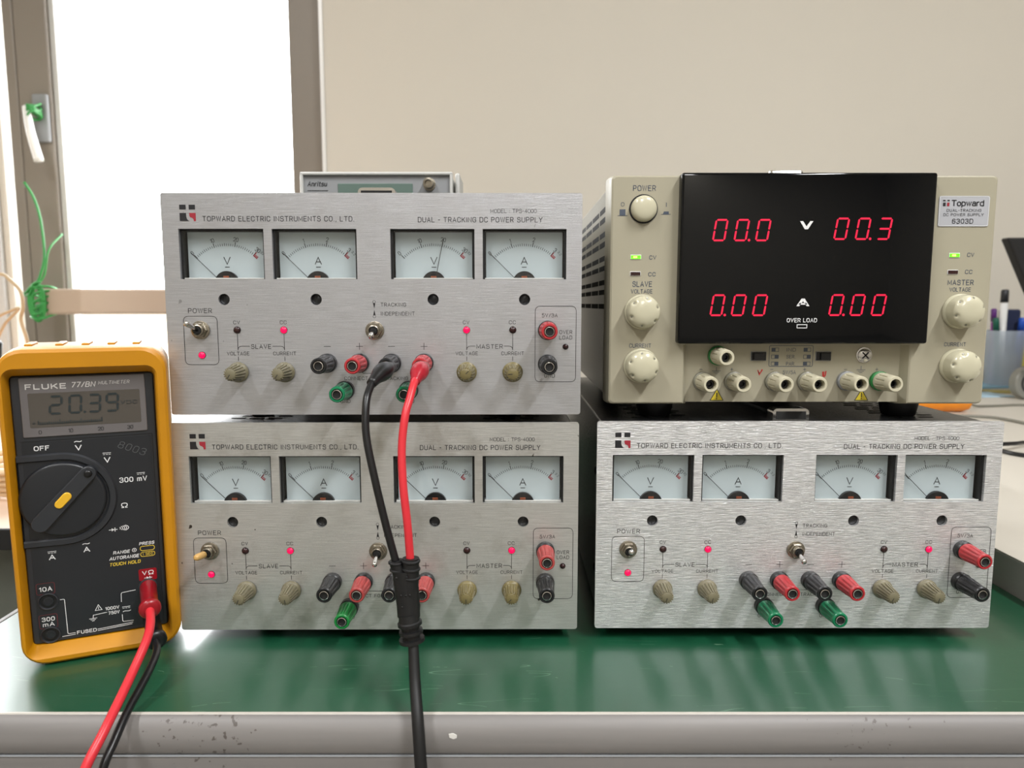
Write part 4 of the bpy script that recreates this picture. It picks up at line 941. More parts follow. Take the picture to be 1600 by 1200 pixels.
for i, s_ in enumerate(('IND', 'SER.', 'PAR.')):
    z_ = 183.4 - 4.45 * i; text(bm, s_, FR, 177.5, T - z_, 2.0, 5.6, wt=0.15)
    for cx_, flip in ((167.3, 0), (187.7, 1)):
        line(bm, [(cx_ - 2.2, T - z_ - 1.1), (cx_ + 2.2, T - z_ - 1.1), (cx_ + 2.2, T - z_ + 1.1), (cx_ - 2.2, T - z_ + 1.1)], 0.3, FR, True)
        left = (i == 0) != bool(flip and i == 2)
        xa = cx_ - 2.1 if left else cx_ - 0.2
        fillpoly(bm, [(xa, T - z_ - 1.0), (xa + 2.3, T - z_ - 1.0), (xa + 2.3, T - z_ + 1.0), (xa, T - z_ + 1.0)], FR)
text(bm, '5V/5A', FR, 176.9, T - 169.0, 2.2, 8.0, wt=0.13)
for x, s_ in ((120.4, 0), (140.2, 1), (165.6, 0), (186.6, 1), (212.7, 0), (232.6, 1)):
    line(bm, [(x - 0.9, T - 170.9), (x + 0.9, T - 170.9)], 0.3, FR)
    if s_: line(bm, [(x, T - 171.8), (x, T - 170.0)], 0.3, FR)
for x, z_ in ((130.3, 172.3), (222.5, 173.0)):
    line(bm, [(x, T - z_), (x, T - z_ + 2.4)], 0.3, FR)
    for k in range(3): line(bm, [(x - 2.7 + 0.9 * k, T - z_ + 2.4 + 0.9 * k), (x + 2.7 - 0.9 * k, T - z_ + 2.4 + 0.9 * k)], 0.3, FR)
dobj('control_lettering', bm, PBL)
bm = bmesh.new()
for x, z_ in ((131.0, 154.4), (223.6, 154.4)):
    FQ = lambda u, v: (u / 1000, DY + 0.0060, (290.4 - v) / 1000); FQ2 = lambda u, v: (u / 1000, DY + 0.0059, (290.4 - v) / 1000); FQ3 = lambda u, v: (u / 1000, DY + 0.0058, (290.4 - v) / 1000)
    fillpoly(bm, [(x - 4.5, T - z_ + 3.6), (x + 4.5, T - z_ + 3.6), (x, T - z_ - 4.2)], FQ, 1); fillpoly(bm, [(x - 3.8, T - z_ + 3.2), (x + 3.8, T - z_ + 3.2), (x, T - z_ - 3.3)], FQ2, 0)
    line(bm, [(x, T - z_ - 1.4), (x, T - z_ + 1.2)], 0.6, FQ3, mi=1); line(bm, [(x, T - z_ + 2.0), (x, T - z_ + 2.5)], 0.6, FQ3, mi=1)
dobj('warning_triangle', bm, [mat('warning_yellow', (206, 184, 44), 0.5), M['print_black']])
bm = bmesh.new()
line(bm, [(157.4, T - 169.0), (157.8, T - 167.6), (159.5, T - 170.6)], 0.9, FR); line(bm, [(156.8, T - 170.2), (157.6, T - 168.4)], 0.7, FR)
dobj('red_pen_mark', bm, mat('red_marker', (176, 44, 40), 0.5)); bm = bmesh.new()
line(bm, [(198.2, T - 169.2), (198.4, T - 166.4, 0.8), (199.8, T - 166.4, 0.8), (200.2, T - 169.6)], 0.8, FR); line(bm, [(199.0, T - 169.4), (199.0, T - 166.8)], 0.6, FR)
dobj('red_pen_mark', bm, mat('red_marker_ink', (176, 44, 40), 0.5))
# name plate
bm = bmesh.new(); loft(bm, [[Vector((x, DY - y, z)) for x, z in rrect(0.2615, 0.2925, 0.2596, 0.2780, 0.0012)] for y in (-0.0002, 0.0004)]); bmesh.ops.recalc_face_normals(bm, faces=bm.faces)
npl = dobj('name_plate', bm, M['label_silver'])
FN = lambda u, v: (u / 1000, DY - 0.00052, (290.4 - v) / 1000)
bm = bmesh.new()
line(bm, [(261.9, T - 277.6), (292.1, T - 277.6), (292.1, T - 260.0), (261.9, T - 260.0)], 0.25, FN, True, mi=2, r=1.0)
for (a, b, c_, d, mi_) in ((263.8, 275.6, 265.3, 274.8, 0), (266.4, 275.6, 267.8, 274.8, 0), (263.8, 274.0, 265.5, 271.8, 0), (266.3, 274.0, 267.8, 271.8, 1)):
    fillpoly(bm, [(a, T - b), (c_, T - b), (c_, T - d), (a, T - d)], FN, mi_)
text(bm, 'Topward', FN, 269.3, T - 273.7, 3.2, 19.4, 'l', wt=0.19, gap=2.2)
text(bm, 'DUAL-TRACKING', FN, 277.0, T - 269.3, 1.5, 21.0, wt=0.15); text(bm, 'DC POWER SUPPLY', FN, 276.9, T - 266.7, 1.5, 24.5, wt=0.15); text(bm, '6303D', FN, 276.6, T - 262.8, 2.6, 12.6, wt=0.16)
o = obj('plate_lettering', bm, [M['print_black'], M['print_red'], M['print_white']], npl)
# ================================================================== the multimeter
RM = Matrix(((0.9182363, -0.3956124, 0.0182446), (0.3960309, 0.9171133, -0.0454167), (0.0012350, 0.0489287, 0.9988015)))
CM = Vector((-0.2810384, 0.3945051, 0.1718))
dm = empty('digital_multimeter', (0, 0, 0), label='dark grey digital multimeter in a yellow holster standing at the left', cat='multimeter')
dm.matrix_world = Matrix.Translation(CM) @ RM.to_4x4()
# local frame: x right, -y out of the face, z up; origin at the face's top left corner; mm helper v runs down
def mring(x0, x1, v0, v1, r, y, n=6): return [Vector((a / 1000, y / 1000, b / 1000)) for a, b in rrect(x0, x1, -v1, -v0, r, n)]
bm = bmesh.new()
secs = [mring(-0.4, 72.4, -0.6, 161.4, 3.0, 4.0), mring(-0.4, 72.4, -0.6, 161.4, 3.0, -0.5), mring(-1.6, 73.6, -4.6, 165.8, 5, -7.2), mring(-2.2, 74.6, -5.4, 166.8, 6, -8.2), mring(-3.6, 78.0, -14.0, 169.2, 12, -8.2), mring(-4.6, 79.4, -15.8, 170.6, 13, -7.0), mring(-5.0, 80.0, -16.8, 171.4, 14, -4.0),
        mring(-5.0, 80.0, -17.0, 171.4, 14, 6.0), mring(-4.6, 79.6, -16.4, 171.4, 13, 28.0), mring(-2, 77, -13, 170.0, 11, 33.0)]
loft(bm, secs, False, True)
for vx in (10, 25, 38, 51, 64):   # small ribs on the top edge
    box(bm, (vx / 1000, 0.010, 0.0172), (0.004, 0.016, 0.0016), 0.0006)
bmesh.ops.recalc_face_normals(bm, faces=bm.faces)
auto_smooth(obj('holster', bm, M['yellow'], dm), 28)
FM = lambda u, v: (u / 1000, -0.00015, -v / 1000)
def mplate(x0, x1, v0, v1, y0, y1, r=1.0, bev=0.4):
    bm = bmesh.new(); loft(bm, [mring(x0, x1, v0, v1, r, y1), mring(x0, x1, v0, v1, r, y0 + bev), mring(x0 + bev, x1 - bev, v0 + bev, v1 - bev, max(r - bev, 0.2), y0)]); bmesh.ops.recalc_face_normals(bm, faces=bm.faces); return bm
obj('meter_body', mplate(-0.2, 72.2, -0.2, 161.2, 0.0, 25.0, 2.0, 0.8), M['meter_dark'], dm)
obj('lower_face', mplate(2.9, 69.0, 38.0, 159.0, -0.10, 1.0, 1.0, 0.1), M['meter_dark2'], dm)
bm = bmesh.new(); line(bm, [(2.6, 37.6), (69.6, 37.4), (69.6, 158.8)], 0.35, lambda u, v: (u / 1000, -0.00012, -v / 1000)); obj('face_groove', bm, M['black'], dm)
lf = obj('display_bezel', mplate(4.4, 67.4, 0.8, 35.2, -0.9, 0.5, 0.8, 0.3), M['meter_lcdframe'], dm)
obj('display_screen', mplate(8.2, 64.4, 9.7, 29.7, -1.0, 0.0, 0.8, 0.05), M['lcd'], lf)
FL = lambda u, v: (u / 1000, -0.0012, -v / 1000)
bm = bmesh.new()
for x, ch in ((17.6, '2'), (27.3, '0'), (36.9, '3'), (46.0, '9')): seg_digit(bm, ch, FL, x, 11.3, 11.2, 6.9, 1.25, 0.07, gap=0.05)
disc(bm, 35.6, 21.8, 0.7, FL)
text(bm, 'VDC', FL, 58.5, 17.2, 2.0, 8.6, wt=0.14)
for i in range(31): 
    hh = 2.0 if i % 10 == 0 else 1.3 if i % 5 == 0 else 0.9
    line(bm, [(12.4 + i * 1.05, 27.6), (12.4 + i * 1.05, 27.6 - hh)], 0.55, FL)
line(bm, [(12.2, 27.7), (44.2, 27.7)], 0.3, FL); line(bm, [(9.4, 27.0), (11.0, 27.0)], 0.3, FL); line(bm, [(10.2, 26.2), (10.2, 27.8)], 0.3, FL)
obj('display_digits', bm, M['lcd_ink'], lf)
FLb = lambda u, v: (u / 1000, -0.00105, -v / 1000)
bm = bmesh.new()
text(bm, 'FLUKE', FLb, 17.3, 6.0, 2.6, 19.4, wt=0.24); text(bm, '77/BN', FLb, 35.6, 5.6, 2.7, 11.6, wt=0.17, slant=0.22); text(bm, 'MULTIMETER', FLb, 51.3, 5.0, 1.8, 15.8, wt=0.12, slant=0.22)
for x, s_ in ((12.8, '0'), (27.8, '10'), (43.0, '20'), (58.3, '30')): text(bm, s_, FLb, x, 32.3, 2.0, None, wt=0.14, mi=1, gap=2)
obj('display_lettering', bm, [mat('silver_print', (206, 204, 200), 0.5), M['print_black']], lf)
# dial
def d_shape(r, y, n=28, xl=0.0):
    c = (21.0, 73.2); pts = [(c[0] + r * math.sin(t), c[1] - r * math.cos(t)) for t in [PI * i / n for i in range(n + 1)]]
    pts = [(xl, c[1] - r + 0.3)] + pts + [(xl, c[1] + r - 0.3)]
    return [Vector((a / 1000, y / 1000, -b / 1000)) for a, b in pts]
bm = bmesh.new(); loft(bm, [d_shape(23.6, 0.3), d_shape(23.6, -0.6), d_shape(24.4, -1.4), d_shape(27.2, -1.4), d_shape(28.0, -0.4), d_shape(28.2, 0.3)], False, False); bmesh.ops.recalc_face_normals(bm, faces=bm.faces)
auto_smooth(obj('dial_surround', bm, M['meter_dark'], dm), 30)
bm = bmesh.new(); c = Vector((0.0215, 0.0, -0.0728)); lathe(bm, c, (0, -1, 0), [(0.0, 0.0222), (0.0022, 0.0220), (0.0030, 0.0214), (0.0032, 0.0205), (0.0030, 0.004)], 64)
dial = obj('rotary_dial', bm, M['meter_dark2'], dm); auto_smooth(dial, 50)
ax = Vector((37.0 - 8.8, 0, 88.2 - 57.4)).normalized(); pr = Vector((ax.z, 0, -ax.x))
def bar(l0, l1, w0, w1, y0, y1, m_, nm, par, rnd=True):
    bm = bmesh.new(); rings = []
    for y, ins in ((y0, 0), (y1 + 0.4, 0), (y1, 0.4)):
        ring = []
        for s_, l, w in ((1, l1, w1), (-1, l0, w0)):
            ww = w / 2 - ins; ll = l - s_ * ins
            for k in range(9):
                t = PI / 2 - PI * k / 8
                q = ax * (ll + s_ * (ww * math.cos(t) - ww)) + pr * (s_ * ww * math.sin(t))
                ring.append(c + Vector((q.x, 0, q.z)) / 1000 + Vector((0, y / 1000, 0)))
        rings.append(ring)
    loft(bm, rings); bmesh.ops.recalc_face_normals(bm, faces=bm.faces); o = obj(nm, bm, m_, par); auto_smooth(o, 35); return o
bar(-22.0, 24.8, 9.6, 8.4, -2.8, -6.2, M['meter_dark'], 'pointer_bar', dial)
bar(-4.6, 6.2, 4.8, 4.8, -6.0, -7.0, M['button_yellow'], 'hold_button', dial)
bm = bmesh.new(); q = ax * 20.6; lathe(bm, c + Vector((q.x / 1000, -0.0062, q.z / 1000)), (0, -1, 0), [(0, 0.0022), (0.0006, 0.0020), (0.0009, 0.001)], 20); obj('pointer_dot', bm, M['black'], dial, smooth=True)
# jacks
for x, v in ((9.2, 134.9), (9.0, 156.0), (62.2, 134.2), (62.5, 153.4)):
    bm = bmesh.new(); p = Vector((x / 1000, 0, -v / 1000))
    lathe(bm, p, (0, -1, 0), [(0.0, 0.0053), (0.0009, 0.0052), (0.0011, 0.0047), (0.0004, 0.0041), (-0.004, 0.0040)], 36, cap1=False)
    j = obj('input_jack', bm, M['meter_dark'], dm); auto_smooth(j, 40)
    bm = bmesh.new(); lathe(bm, p, (0, -1, 0), [(-0.003, 0.0042), (0.00025, 0.0042)], 24); obj('jack_well', bm, M['black_matt'], j)
    bm = bmesh.new(); lathe(bm, p, (0, -1, 0), [(0.0002, 0.0027), (0.0007, 0.0027), (0.0008, 0.0021), (0.0003, 0.002)], 24); obj('jack_sleeve', bm, M['meter_dark2'], j)
# face lettering
bm = bmesh.new()
def T_(s, x, v, h, w=None, **k): text(bm, s, FM, x, v, h, w, **k)
T_('OFF', 12.6, 41.9, 2.4, 7.2, wt=0.2); T_('V', 30.8, 43.0, 2.8, 2.9, wt=0.2); T_('~', 30.8, 37.9, 3.4, 3.6, wt=0.12)
T_('V', 45.0, 51.6, 2.8, 2.9, wt=0.2); T_('300 mV', 58.0, 64.8, 2.7, 14.4, wt=0.18); T_('Ω', 52.3, 80.6, 2.7, 3.0, wt=0.18)
for x, v in ((45.0, 47.4), (62.2, 61.2), (13.2, 104.4)) :
    line(bm, [(x - 2.1, v), (x + 2.1, v)], 0.3, FM)
    for k in (-1.5, 0, 1.5): line(bm, [(x + k - 0.45, v + 0.9), (x + k + 0.45, v + 0.9)], 0.28, FM)
T_('A', 13.1, 107.9, 2.7, 2.9, wt=0.2); T_('A', 30.9, 105.6, 2.7, 2.9, wt=0.2); T_('~', 30.8, 100.6, 3.4, 3.6, wt=0.12)
line(bm, [(43.2, 95.2), (47.6, 95.2)], 0.35, FM); fillpoly(bm, [(44.6, 94.2), (44.6, 96.2), (46.2, 95.2)], FM); line(bm, [(46.4, 94.1), (46.4, 96.3)], 0.4, FM)
for k in range(5):
    r_ = 1.4 + 1.1 * k; line(bm, [(48.6 + r_ * math.cos(t) - 0.6, 94.7 + min(r_, 2.2) * math.sin(t) * (0.55 + 0.12 * k)) for t in (-0.8, -0.4, 0, 0.4, 0.8)], 0.34, FM)
T_('PRESS', 62.8, 106.1, 1.7, 8.0, wt=0.2, slant=0.2); T_('RANGE', 48.9, 109.9, 1.7, 8.6, wt=0.2, slant=0.2); T_('AUTORANGE', 50.2, 113.4, 1.8, 15.6, wt=0.2, slant=0.2)
line(bm, [(55.9 + 1.1 * math.cos(t), 109.6 + 1.1 * math.sin(t)) for t in [2 * PI * i / 14 for i in range(14)]], 0.3, FM, True); disc(bm, 55.9, 109.6, 0.4, FM, 8)
T_('10A', 8.4, 127.1, 2.4, 6.2, wt=0.19); T_('300', 8.4, 146.0, 2.3, 6.2, wt=0.19); T_('mA', 8.4, 149.3, 2.3, 5.6, wt=0.19)
T_('FUSED', 27.6, 157.4, 1.9, 10.0, wt=0.2); T_('1000V', 41.9, 144.9, 1.8, 7.2, wt=0.19); T_('750V', 42.6, 148.0, 1.8, 5.8, wt=0.19); T_('~', 49.6, 147.0, 3.0, 4.2, wt=0.12)
line(bm, [(47.3, 145.4), (51.5, 145.4)], 0.3, FM)
for k in (-1.5, 0, 1.5): line(bm, [(49.4 + k - 0.45, 146.3), (49.4 + k + 0.45, 146.3)], 0.25, FM)
line(bm, [(32.8, 145.0), (36.4, 145.0), (34.6, 141.5)], 0.35, FM, True); line(bm, [(34.6, 142.8), (34.6, 144.4)], 0.3, FM)
line(bm, [(38.8, 147.2), (31.6, 147.8), (31.4, 149.6)], 0.35, FM)
for k in range(3): line(bm, [(29.4 + 0.7 * k, 149.9 + 0.8 * k), (33.4 - 0.7 * k, 149.8 + 0.8 * k)], 0.32, FM)
line(bm, [(15.2, 134.9), (17.4, 134.9, 0.6), (17.7, 157.2, 0.8), (21.6, 157.2)], 0.35, FM); line(bm, [(14.8, 158.4), (21.6, 158.2)], 0.35, FM)
line(bm, [(33.4, 157.2), (52.5, 156.2)], 0.35, FM); line(bm, [(33.4, 158.2), (52.0, 157.2)], 0.35, FM)
line(bm, [(55.0, 135.4), (47.2, 136.0, 0.8), (47.0, 141.8)], 0.35, FM); line(bm, [(47.0, 150.2), (47.0, 154.8, 0.8), (52.8, 155.0)], 0.35, FM)
obj('face_lettering', bm, M['print_white'], dm)
bm = bmesh.new(); text(bm, 'TOUCH HOLD', FM, 50.4, 117.2, 1.8, 16.4, wt=0.2, slant=0.2)
line(bm, [(59.2, 107.9), (67.0, 107.9), (67.0, 110.7), (59.2, 110.7)], 0.35, FM, True, r=1.3); line(bm, [(59.2, 111.7), (67.0, 111.7), (67.0, 114.5), (59.2, 114.5)], 0.35, FM, True, r=1.3); text(bm, '1 SEC', FM, 63.1, 113.1, 1.3, 5.6, wt=0.16)
obj('yellow_lettering', bm, M['print_yellow'], dm)
rl = obj('red_label', mplate(57.4, 67.4, 122.6, 130.2, -0.2, 0.1, 1.0, 0.05), M['plug_red'], dm)
bm = bmesh.new(); FR2 = lambda u, v: (u / 1000, -0.00035, -v / 1000)
text(bm, 'V', FR2, 60.6, 125.2, 2.2, 2.2, wt=0.2); text(bm, 'Ω', FR2, 64.2, 125.2, 2.4, 2.6, wt=0.18); line(bm, [(60.4, 128.5), (64.6, 128.5)], 0.35, FR2); fillpoly(bm, [(61.6, 127.6), (61.6, 129.4), (63.2, 128.5)], FR2); line(bm, [(63.4, 127.6), (63.4, 129.4)], 0.4, FR2)
obj('label_lettering', bm, M['print_white'], rl)
bm = bmesh.new()
line(bm, [(3.8, 123.4), (13.0, 123.4), (13.0, 130.2), (3.8, 130.2)], 0.25, FM, True, r=1); line(bm, [(3.8, 143.2), (13.0, 143.2), (13.0, 151.6), (3.8, 151.6)], 0.25, FM, True, r=1)
obj('red_label_outline', bm, mat('dull_red_line', (110, 40, 44), 0.5), dm)
bm = bmesh.new(); text(bm, '8003', FM, 58.4, 45.6, 4.0, 15.0, wt=0.07, rot=0.42, slant=0.1); obj('scratched_number', bm, mat('faint_scratch', (92, 94, 96), 0.5), dm)

# multimeter leads
def MP(u, v, o): return CM + RM @ Vector((u / 1000, -o / 1000, -v / 1000))
out = (RM @ Vector((0, -1, 0))).normalized()
def lead(label, u, v, m_plug, m_wire, path, r, L=30):
    P0 = MP(u, v, 0.8)
    e = empty('test_lead', P0, label=label, cat='test lead', group=None)
    ap = Vector(path[0]); d = (ap - P0).normalized(); L = (ap - P0).length
    bm = bmesh.new(); lathe(bm, P0, d, [(0, 0.0045), (0.001, 0.0048), (L - 0.009, 0.0046), (L - 0.006, 0.0050), (L - 0.0045, 0.0059), (L - 0.002, 0.0060), (L - 0.0008, 0.0053), (L, 0.0034)], 36)
    p = rel(obj('plug', bm, m_plug, e), e); auto_smooth(p, 40)
    bm = bmesh.new(); tube(bm, [P0 + d * (L - 0.004)] + [Vector(q) for q in path[1:]], r, 14)
    rel(obj('wire', bm, m_wire, e, smooth=True), e)
    return e
lead('red test lead plugged into the multimeter', 62.2, 134.2, M['plug_red'], M['cable_red'],
     [(-0.2098, 0.3945, 0.0358), (-0.2040, 0.383, 0.0330), (-0.2010, 0.372, 0.0282), (-0.2012, 0.358, 0.0188), (-0.2010, 0.342, 0.0102), (-0.2012, 0.327, 0.0020), (-0.2040, 0.316, -0.0090), (-0.209, 0.309, -0.03), (-0.216, 0.305, -0.08)], 0.0024)
lead('black test lead plugged into the multimeter below the red one', 62.5, 153.4, M['cable_black'], M['cable_black'],
     [(-0.2080, 0.3960, 0.0160), (-0.2030, 0.386, 0.0148), (-0.1998, 0.372, 0.0122), (-0.1984, 0.358, 0.0086), (-0.1974, 0.344, 0.0048), (-0.1975, 0.331, -0.0032), (-0.1991, 0.322, -0.0133), (-0.202, 0.318, -0.035), (-0.208, 0.316, -0.08)], 0.0021)

# Y cable on the upper supply
yc = empty('test_cable', (-0.052, 0.355, 0.04), label='thick black cable forked into a red and a black plug lead', cat='test cable')
def yobj(n_, bm, m_, sm=True): return rel(obj(n_, bm, m_, yc, smooth=sm), yc)
def plug(name, m_, pts, r0):
    bm = bmesh.new(); pp = catmull(pts, 6); n = len(pp)
    prof = lambda t: r0 * (0.62 + 0.1 * t / 0.2 if t < 0.2 else 0.72 + 0.36 * math.sin((t - 0.2) / 0.6 * PI) ** 1.0 if t < 0.8 else 0.72 - 0.16 * (t - 0.8) / 0.2)
    tube(bm, pts, prof, 24, n=6); return yobj(name, bm, m_)
plug('red_plug', M['plug_pink'], [(-0.0508, 0.411, 0.1766), (-0.0512, 0.400, 0.1760), (-0.0520, 0.391, 0.1735), (-0.0530, 0.385, 0.1700)], 0.0048)
plug('black_plug', M['cable_black'], [(-0.0700, 0.411, 0.1764), (-0.0711, 0.400, 0.1756), (-0.0732, 0.390, 0.1735), (-0.0760, 0.381, 0.1695)], 0.0048)
bm = bmesh.new(); tube(bm, [(-0.0527, 0.387, 0.1718), (-0.0533, 0.381, 0.1685), (-0.0545, 0.375, 0.1620), (-0.0563, 0.370, 0.1537), (-0.0577, 0.366, 0.1374), (-0.0567, 0.362, 0.1179), (-0.0545, 0.360, 0.0979), (-0.0532, 0.360, 0.0765)], 0.00215, 14); yobj('red_wire', bm, M['cable_red'])
bm = bmesh.new(); tube(bm, [(-0.0752, 0.384, 0.171), (-0.0763, 0.379, 0.1675), (-0.0771, 0.372, 0.1602), (-0.0764, 0.367, 0.144), (-0.0718, 0.363, 0.1224), (-0.0660, 0.361, 0.0976), (-0.0606, 0.360, 0.0765)], 0.00205, 14); yobj('black_wire', bm, M['cable_black'])
bm = bmesh.new()
# forked strain relief: two short sleeves merging into one body with ribs and moulded pits
tube(bm, [(-0.0610, 0.360, 0.0785), (-0.0588, 0.3596, 0.0700), (-0.0570, 0.359, 0.060)], 0.0036, 20)
tube(bm, [(-0.0531, 0.360, 0.0800), (-0.0532, 0.3596, 0.0710), (-0.0540, 0.359, 0.060)], 0.0044, 20)
def ellring(c, a, b, n=28): return [Vector((c[0] + a * math.cos(2 * PI * i / n), c[1] + b * math.sin(2 * PI * i / n), c[2])) for i in range(n)]
loft(bm, [ellring((-0.0563, 0.3595, 0.0735), 0.0060, 0.0040), ellring((-0.0560, 0.3593, 0.0690), 0.0066, 0.0042), ellring((-0.0552, 0.359, 0.062), 0.0064, 0.0043), ellring((-0.0546, 0.3585, 0.055), 0.0061, 0.0044), ellring((-0.0543, 0.358, 0.0490), 0.0060, 0.0045)])
for (x, z, w_) in ((-0.0610, 0.0775, 0.0040), (-0.0604, 0.0735, 0.0039), (-0.0531, 0.0785, 0.0050), (-0.0531, 0.0742, 0.0050), (-0.0531, 0.0696, 0.0051)):
    lathe(bm, (x, 0.3598, z - 0.0009), (0.05, 0, 1), [(0, w_ - 0.0007), (0.0006, w_), (0.0013, w_), (0.0019, w_ - 0.0007)], 24)
lathe(bm, (-0.0545, 0.3582, 0.0505), (0.12, -0.05, -1), [(0, 0.0052), (0.004, 0.0056), (0.0046, 0.0064), (0.0062, 0.0064), (0.0068, 0.0049), (0.0086, 0.0048), (0.0090, 0.0062), (0.0106, 0.0063), (0.0112, 0.0047), (0.0130, 0.0047), (0.0134, 0.0067), (0.0152, 0.0068), (0.0158, 0.0044), (0.017, 0.0034)], 32)
bmesh.ops.recalc_face_normals(bm, faces=bm.faces)
ys = yobj('forked_sleeve', bm, M['rubber'], None); auto_smooth(ys, 45)
bm = bmesh.new()
for x, z in ((-0.0578, 0.0615), (-0.0552, 0.0615), (-0.0532, 0.0618), (-0.0572, 0.0553), (-0.0546, 0.0553), (-0.0600, 0.0712), (-0.0546, 0.0715)):
    lathe(bm, (x, 0.3548 if z < 0.07 else 0.3546, z), (0, -1, 0), [(0, 0.0006), (0.0003, 0.0006)], 10)
yobj('moulded_pit', bm, M['black_matt'])
bm = bmesh.new(); tube(bm, [(-0.0528, 0.3565, 0.040), (-0.0517, 0.3545, 0.0340), (-0.0502, 0.348, 0.0185), (-0.0475, 0.3375, 0.0010), (-0.0455, 0.3315, -0.0186), (-0.0440, 0.329, -0.0379), (-0.042, 0.328, -0.09)], lambda t: 0.0026 + 0.0005 * min(1, t * 2), 16); yobj('main_cable', bm, M['rubber'])

# ================================================================== bench frequency meter on the upper supply
FX0, FX1, FY, FZ0, FZ1 = -0.1765, -0.0495, 0.610, 0.2758, 0.3208
fm = empty('bench_counter', ((FX0 + FX1) / 2, FY + 0.1, FZ0), label='light grey bench counter with green display behind the top left supply', cat='instrument')
def fobj(n_, bm, m_, p=None, **k): return rel(obj(n_, bm, m_, fm, **k), fm)
fobj('case', bx(FX0 + 0.001, FX1 - 0.001, FY, FY + 0.085, FZ0 + 0.0008, FZ1, 0.002), M['grey_light'])
bm = bx(FX0, FX0 + 0.0025, FY - 0.004, FY + 0.003, FZ0 + 0.0005, FZ1 + 0.0005, 0.001); bx(FX1 - 0.0025, FX1, FY - 0.004, FY + 0.003, FZ0 + 0.0005, FZ1 + 0.0005, 0.001, bm); bx(FX0, FX1, FY - 0.004, FY + 0.003, FZ1 - 0.002, FZ1 + 0.0006, 0.001, bm)
fobj('front_rim', bm, M['grey_light'])
fobj('front_face', bx(FX0 + 0.002, FX1 - 0.002, FY - 0.001, FY + 0.001, FZ0 + 0.001, FZ1 - 0.002, 0.0), M['grey_mid'])
fobj('display', bx(-0.1455, -0.0830, FY - 0.0018, FY, FZ0 + 0.018, FZ1 - 0.0085, 0.0004), M['lcd_green'])
bm = bmesh.new(); lathe(bm, (-0.0690, FY - 0.001, 0.3115), (0, -1, 0), [(0, 0.0052), (0.002, 0.0052), (0.0022, 0.0042), (0.010, 0.0042), (0.0102, 0.0026), (0.007, 0.0024)], 24); q = fobj('coaxial_socket', bm, M['nickel']); auto_smooth(q)
bm = bmesh.new(); FF_ = lambda u, v: (u / 1000, FY - 0.0012, -v / 1000); text(bm, 'Anritsu', FF_, -163.0, -312.0, 3.6, 15.5, wt=0.2, slant=0.2, mi=0); line(bm, [(-171, -306.5), (-154, -306.5)], 0.6, FF_)
fobj('maker_lettering', bm, M['meter_dark'])
for s_, xx in ((1, FX1), (-1, FX0)):
    fobj('corner_guard', bx(xx - 0.002 + s_ * 0.003, xx + 0.002 + s_ * 0.003 , FY + 0.012, FY + 0.055, FZ0 + 0.0008, FZ1 + 0.0025, 0.0018), M['grey_light'])
for fx, fy in ((-0.16, 0.63), (-0.066, 0.63), (-0.16, 0.68), (-0.066, 0.68)):
    pass

# ================================================================== things on the white desk
pc = empty('pen_cup', (1.108, 1.60, DZ), label='clear frosted pen cup at the right end of the white desk', cat='cup')
bm = bmesh.new(); lathe(bm, (0, 0, 0.0002), (0, 0, 1), [(0, 0.031), (0.001, 0.033), (0.125, 0.041), (0.126, 0.0405), (0.125, 0.0395), (0.004, 0.0315), (0.003, 0.002)], 40, cap1=True)
FG, n_, l_, b_ = new_mat('frosted_blue_plastic'); b_.inputs['Base Color'].default_value = lin((206, 218, 232)) + (1,); b_.inputs['Alpha'].default_value = 0.45; b_.inputs['Roughness'].default_value = 0.3; cu = obj('cup', bm, FG, pc); auto_smooth(cu, 50)
bm = bmesh.new(); lathe(bm, (0, 0, 0.0045), (0, 0, 1), [(0, 0.024), (0.001, 0.025), (0.07, 0.029), (0.071, 0.002)], 20); obj('paper_filling', bm, mat('mottled_paper', (176, 184, 190), 0.8, noise=0.5, nscale=50), pc)
def pen(x, y, h, lean, m_, lab, capm=None, r=0.0048, cat='pen'):
    e = empty('pen', (x, y, DZ + 0.004), label=lab, cat=cat, group='pens in the cup')
    d = Vector((lean[0], lean[1], 1)).normalized(); bm = bmesh.new()
    lathe(bm, (0, 0, 0.001), d, [(0, 0.001), (0.008, r), (h - 0.03, r), (h - 0.03, r * 0.98)], 16); obj('barrel', bm, M[m_] if m_ in M else m_, e, smooth=True)
    bm = bmesh.new(); lathe(bm, Vector((0, 0, 0.001)) + d * (h - 0.029), d, [(0, r * 1.1), (0.026, r * 1.05), (0.029, r * 0.7)], 16); obj('cap', bm, capm or M['black'], e, smooth=True)
    return e
pen(1.096, 1.592, 0.212, (0.0, 0.0), 'white_gloss', 'white pen with dark grey cap, tallest in the pen cup', M['meter_dark'], 0.0075)
pen(1.088, 1.600, 0.170, (-0.05, 0.0), mat('purple_plastic', (150, 60, 160), 0.4), 'purple pen beside the white pen in the cup', mat('purple_cap', (96, 44, 120), 0.4), 0.0058)
pen(1.090, 1.585, 0.150, (-0.10, 0.0), mat('dark_green_plastic', (30, 110, 90), 0.4), 'dark green pen at the cup left edge', mat('dark_green_cap', (24, 96, 76), 0.4), 0.0062)
pen(1.127, 1.585, 0.150, (0.06, 0.0), mat('blue_plastic', (40, 90, 200), 0.4), 'blue capped pen at the right of the pen cup', mat('blue_cap', (40, 90, 200), 0.4), 0.0075)
bm = bmesh.new(); box(bm, (1.121, 1.608, 0.145), (0.046, 0.012, 0.110), 0.005); tag(obj('fabric_pouch', bm, mat('navy_cloth', (34, 42, 72), 0.8)), 'navy blue pouch standing upright in the pen cup', 'pouch')
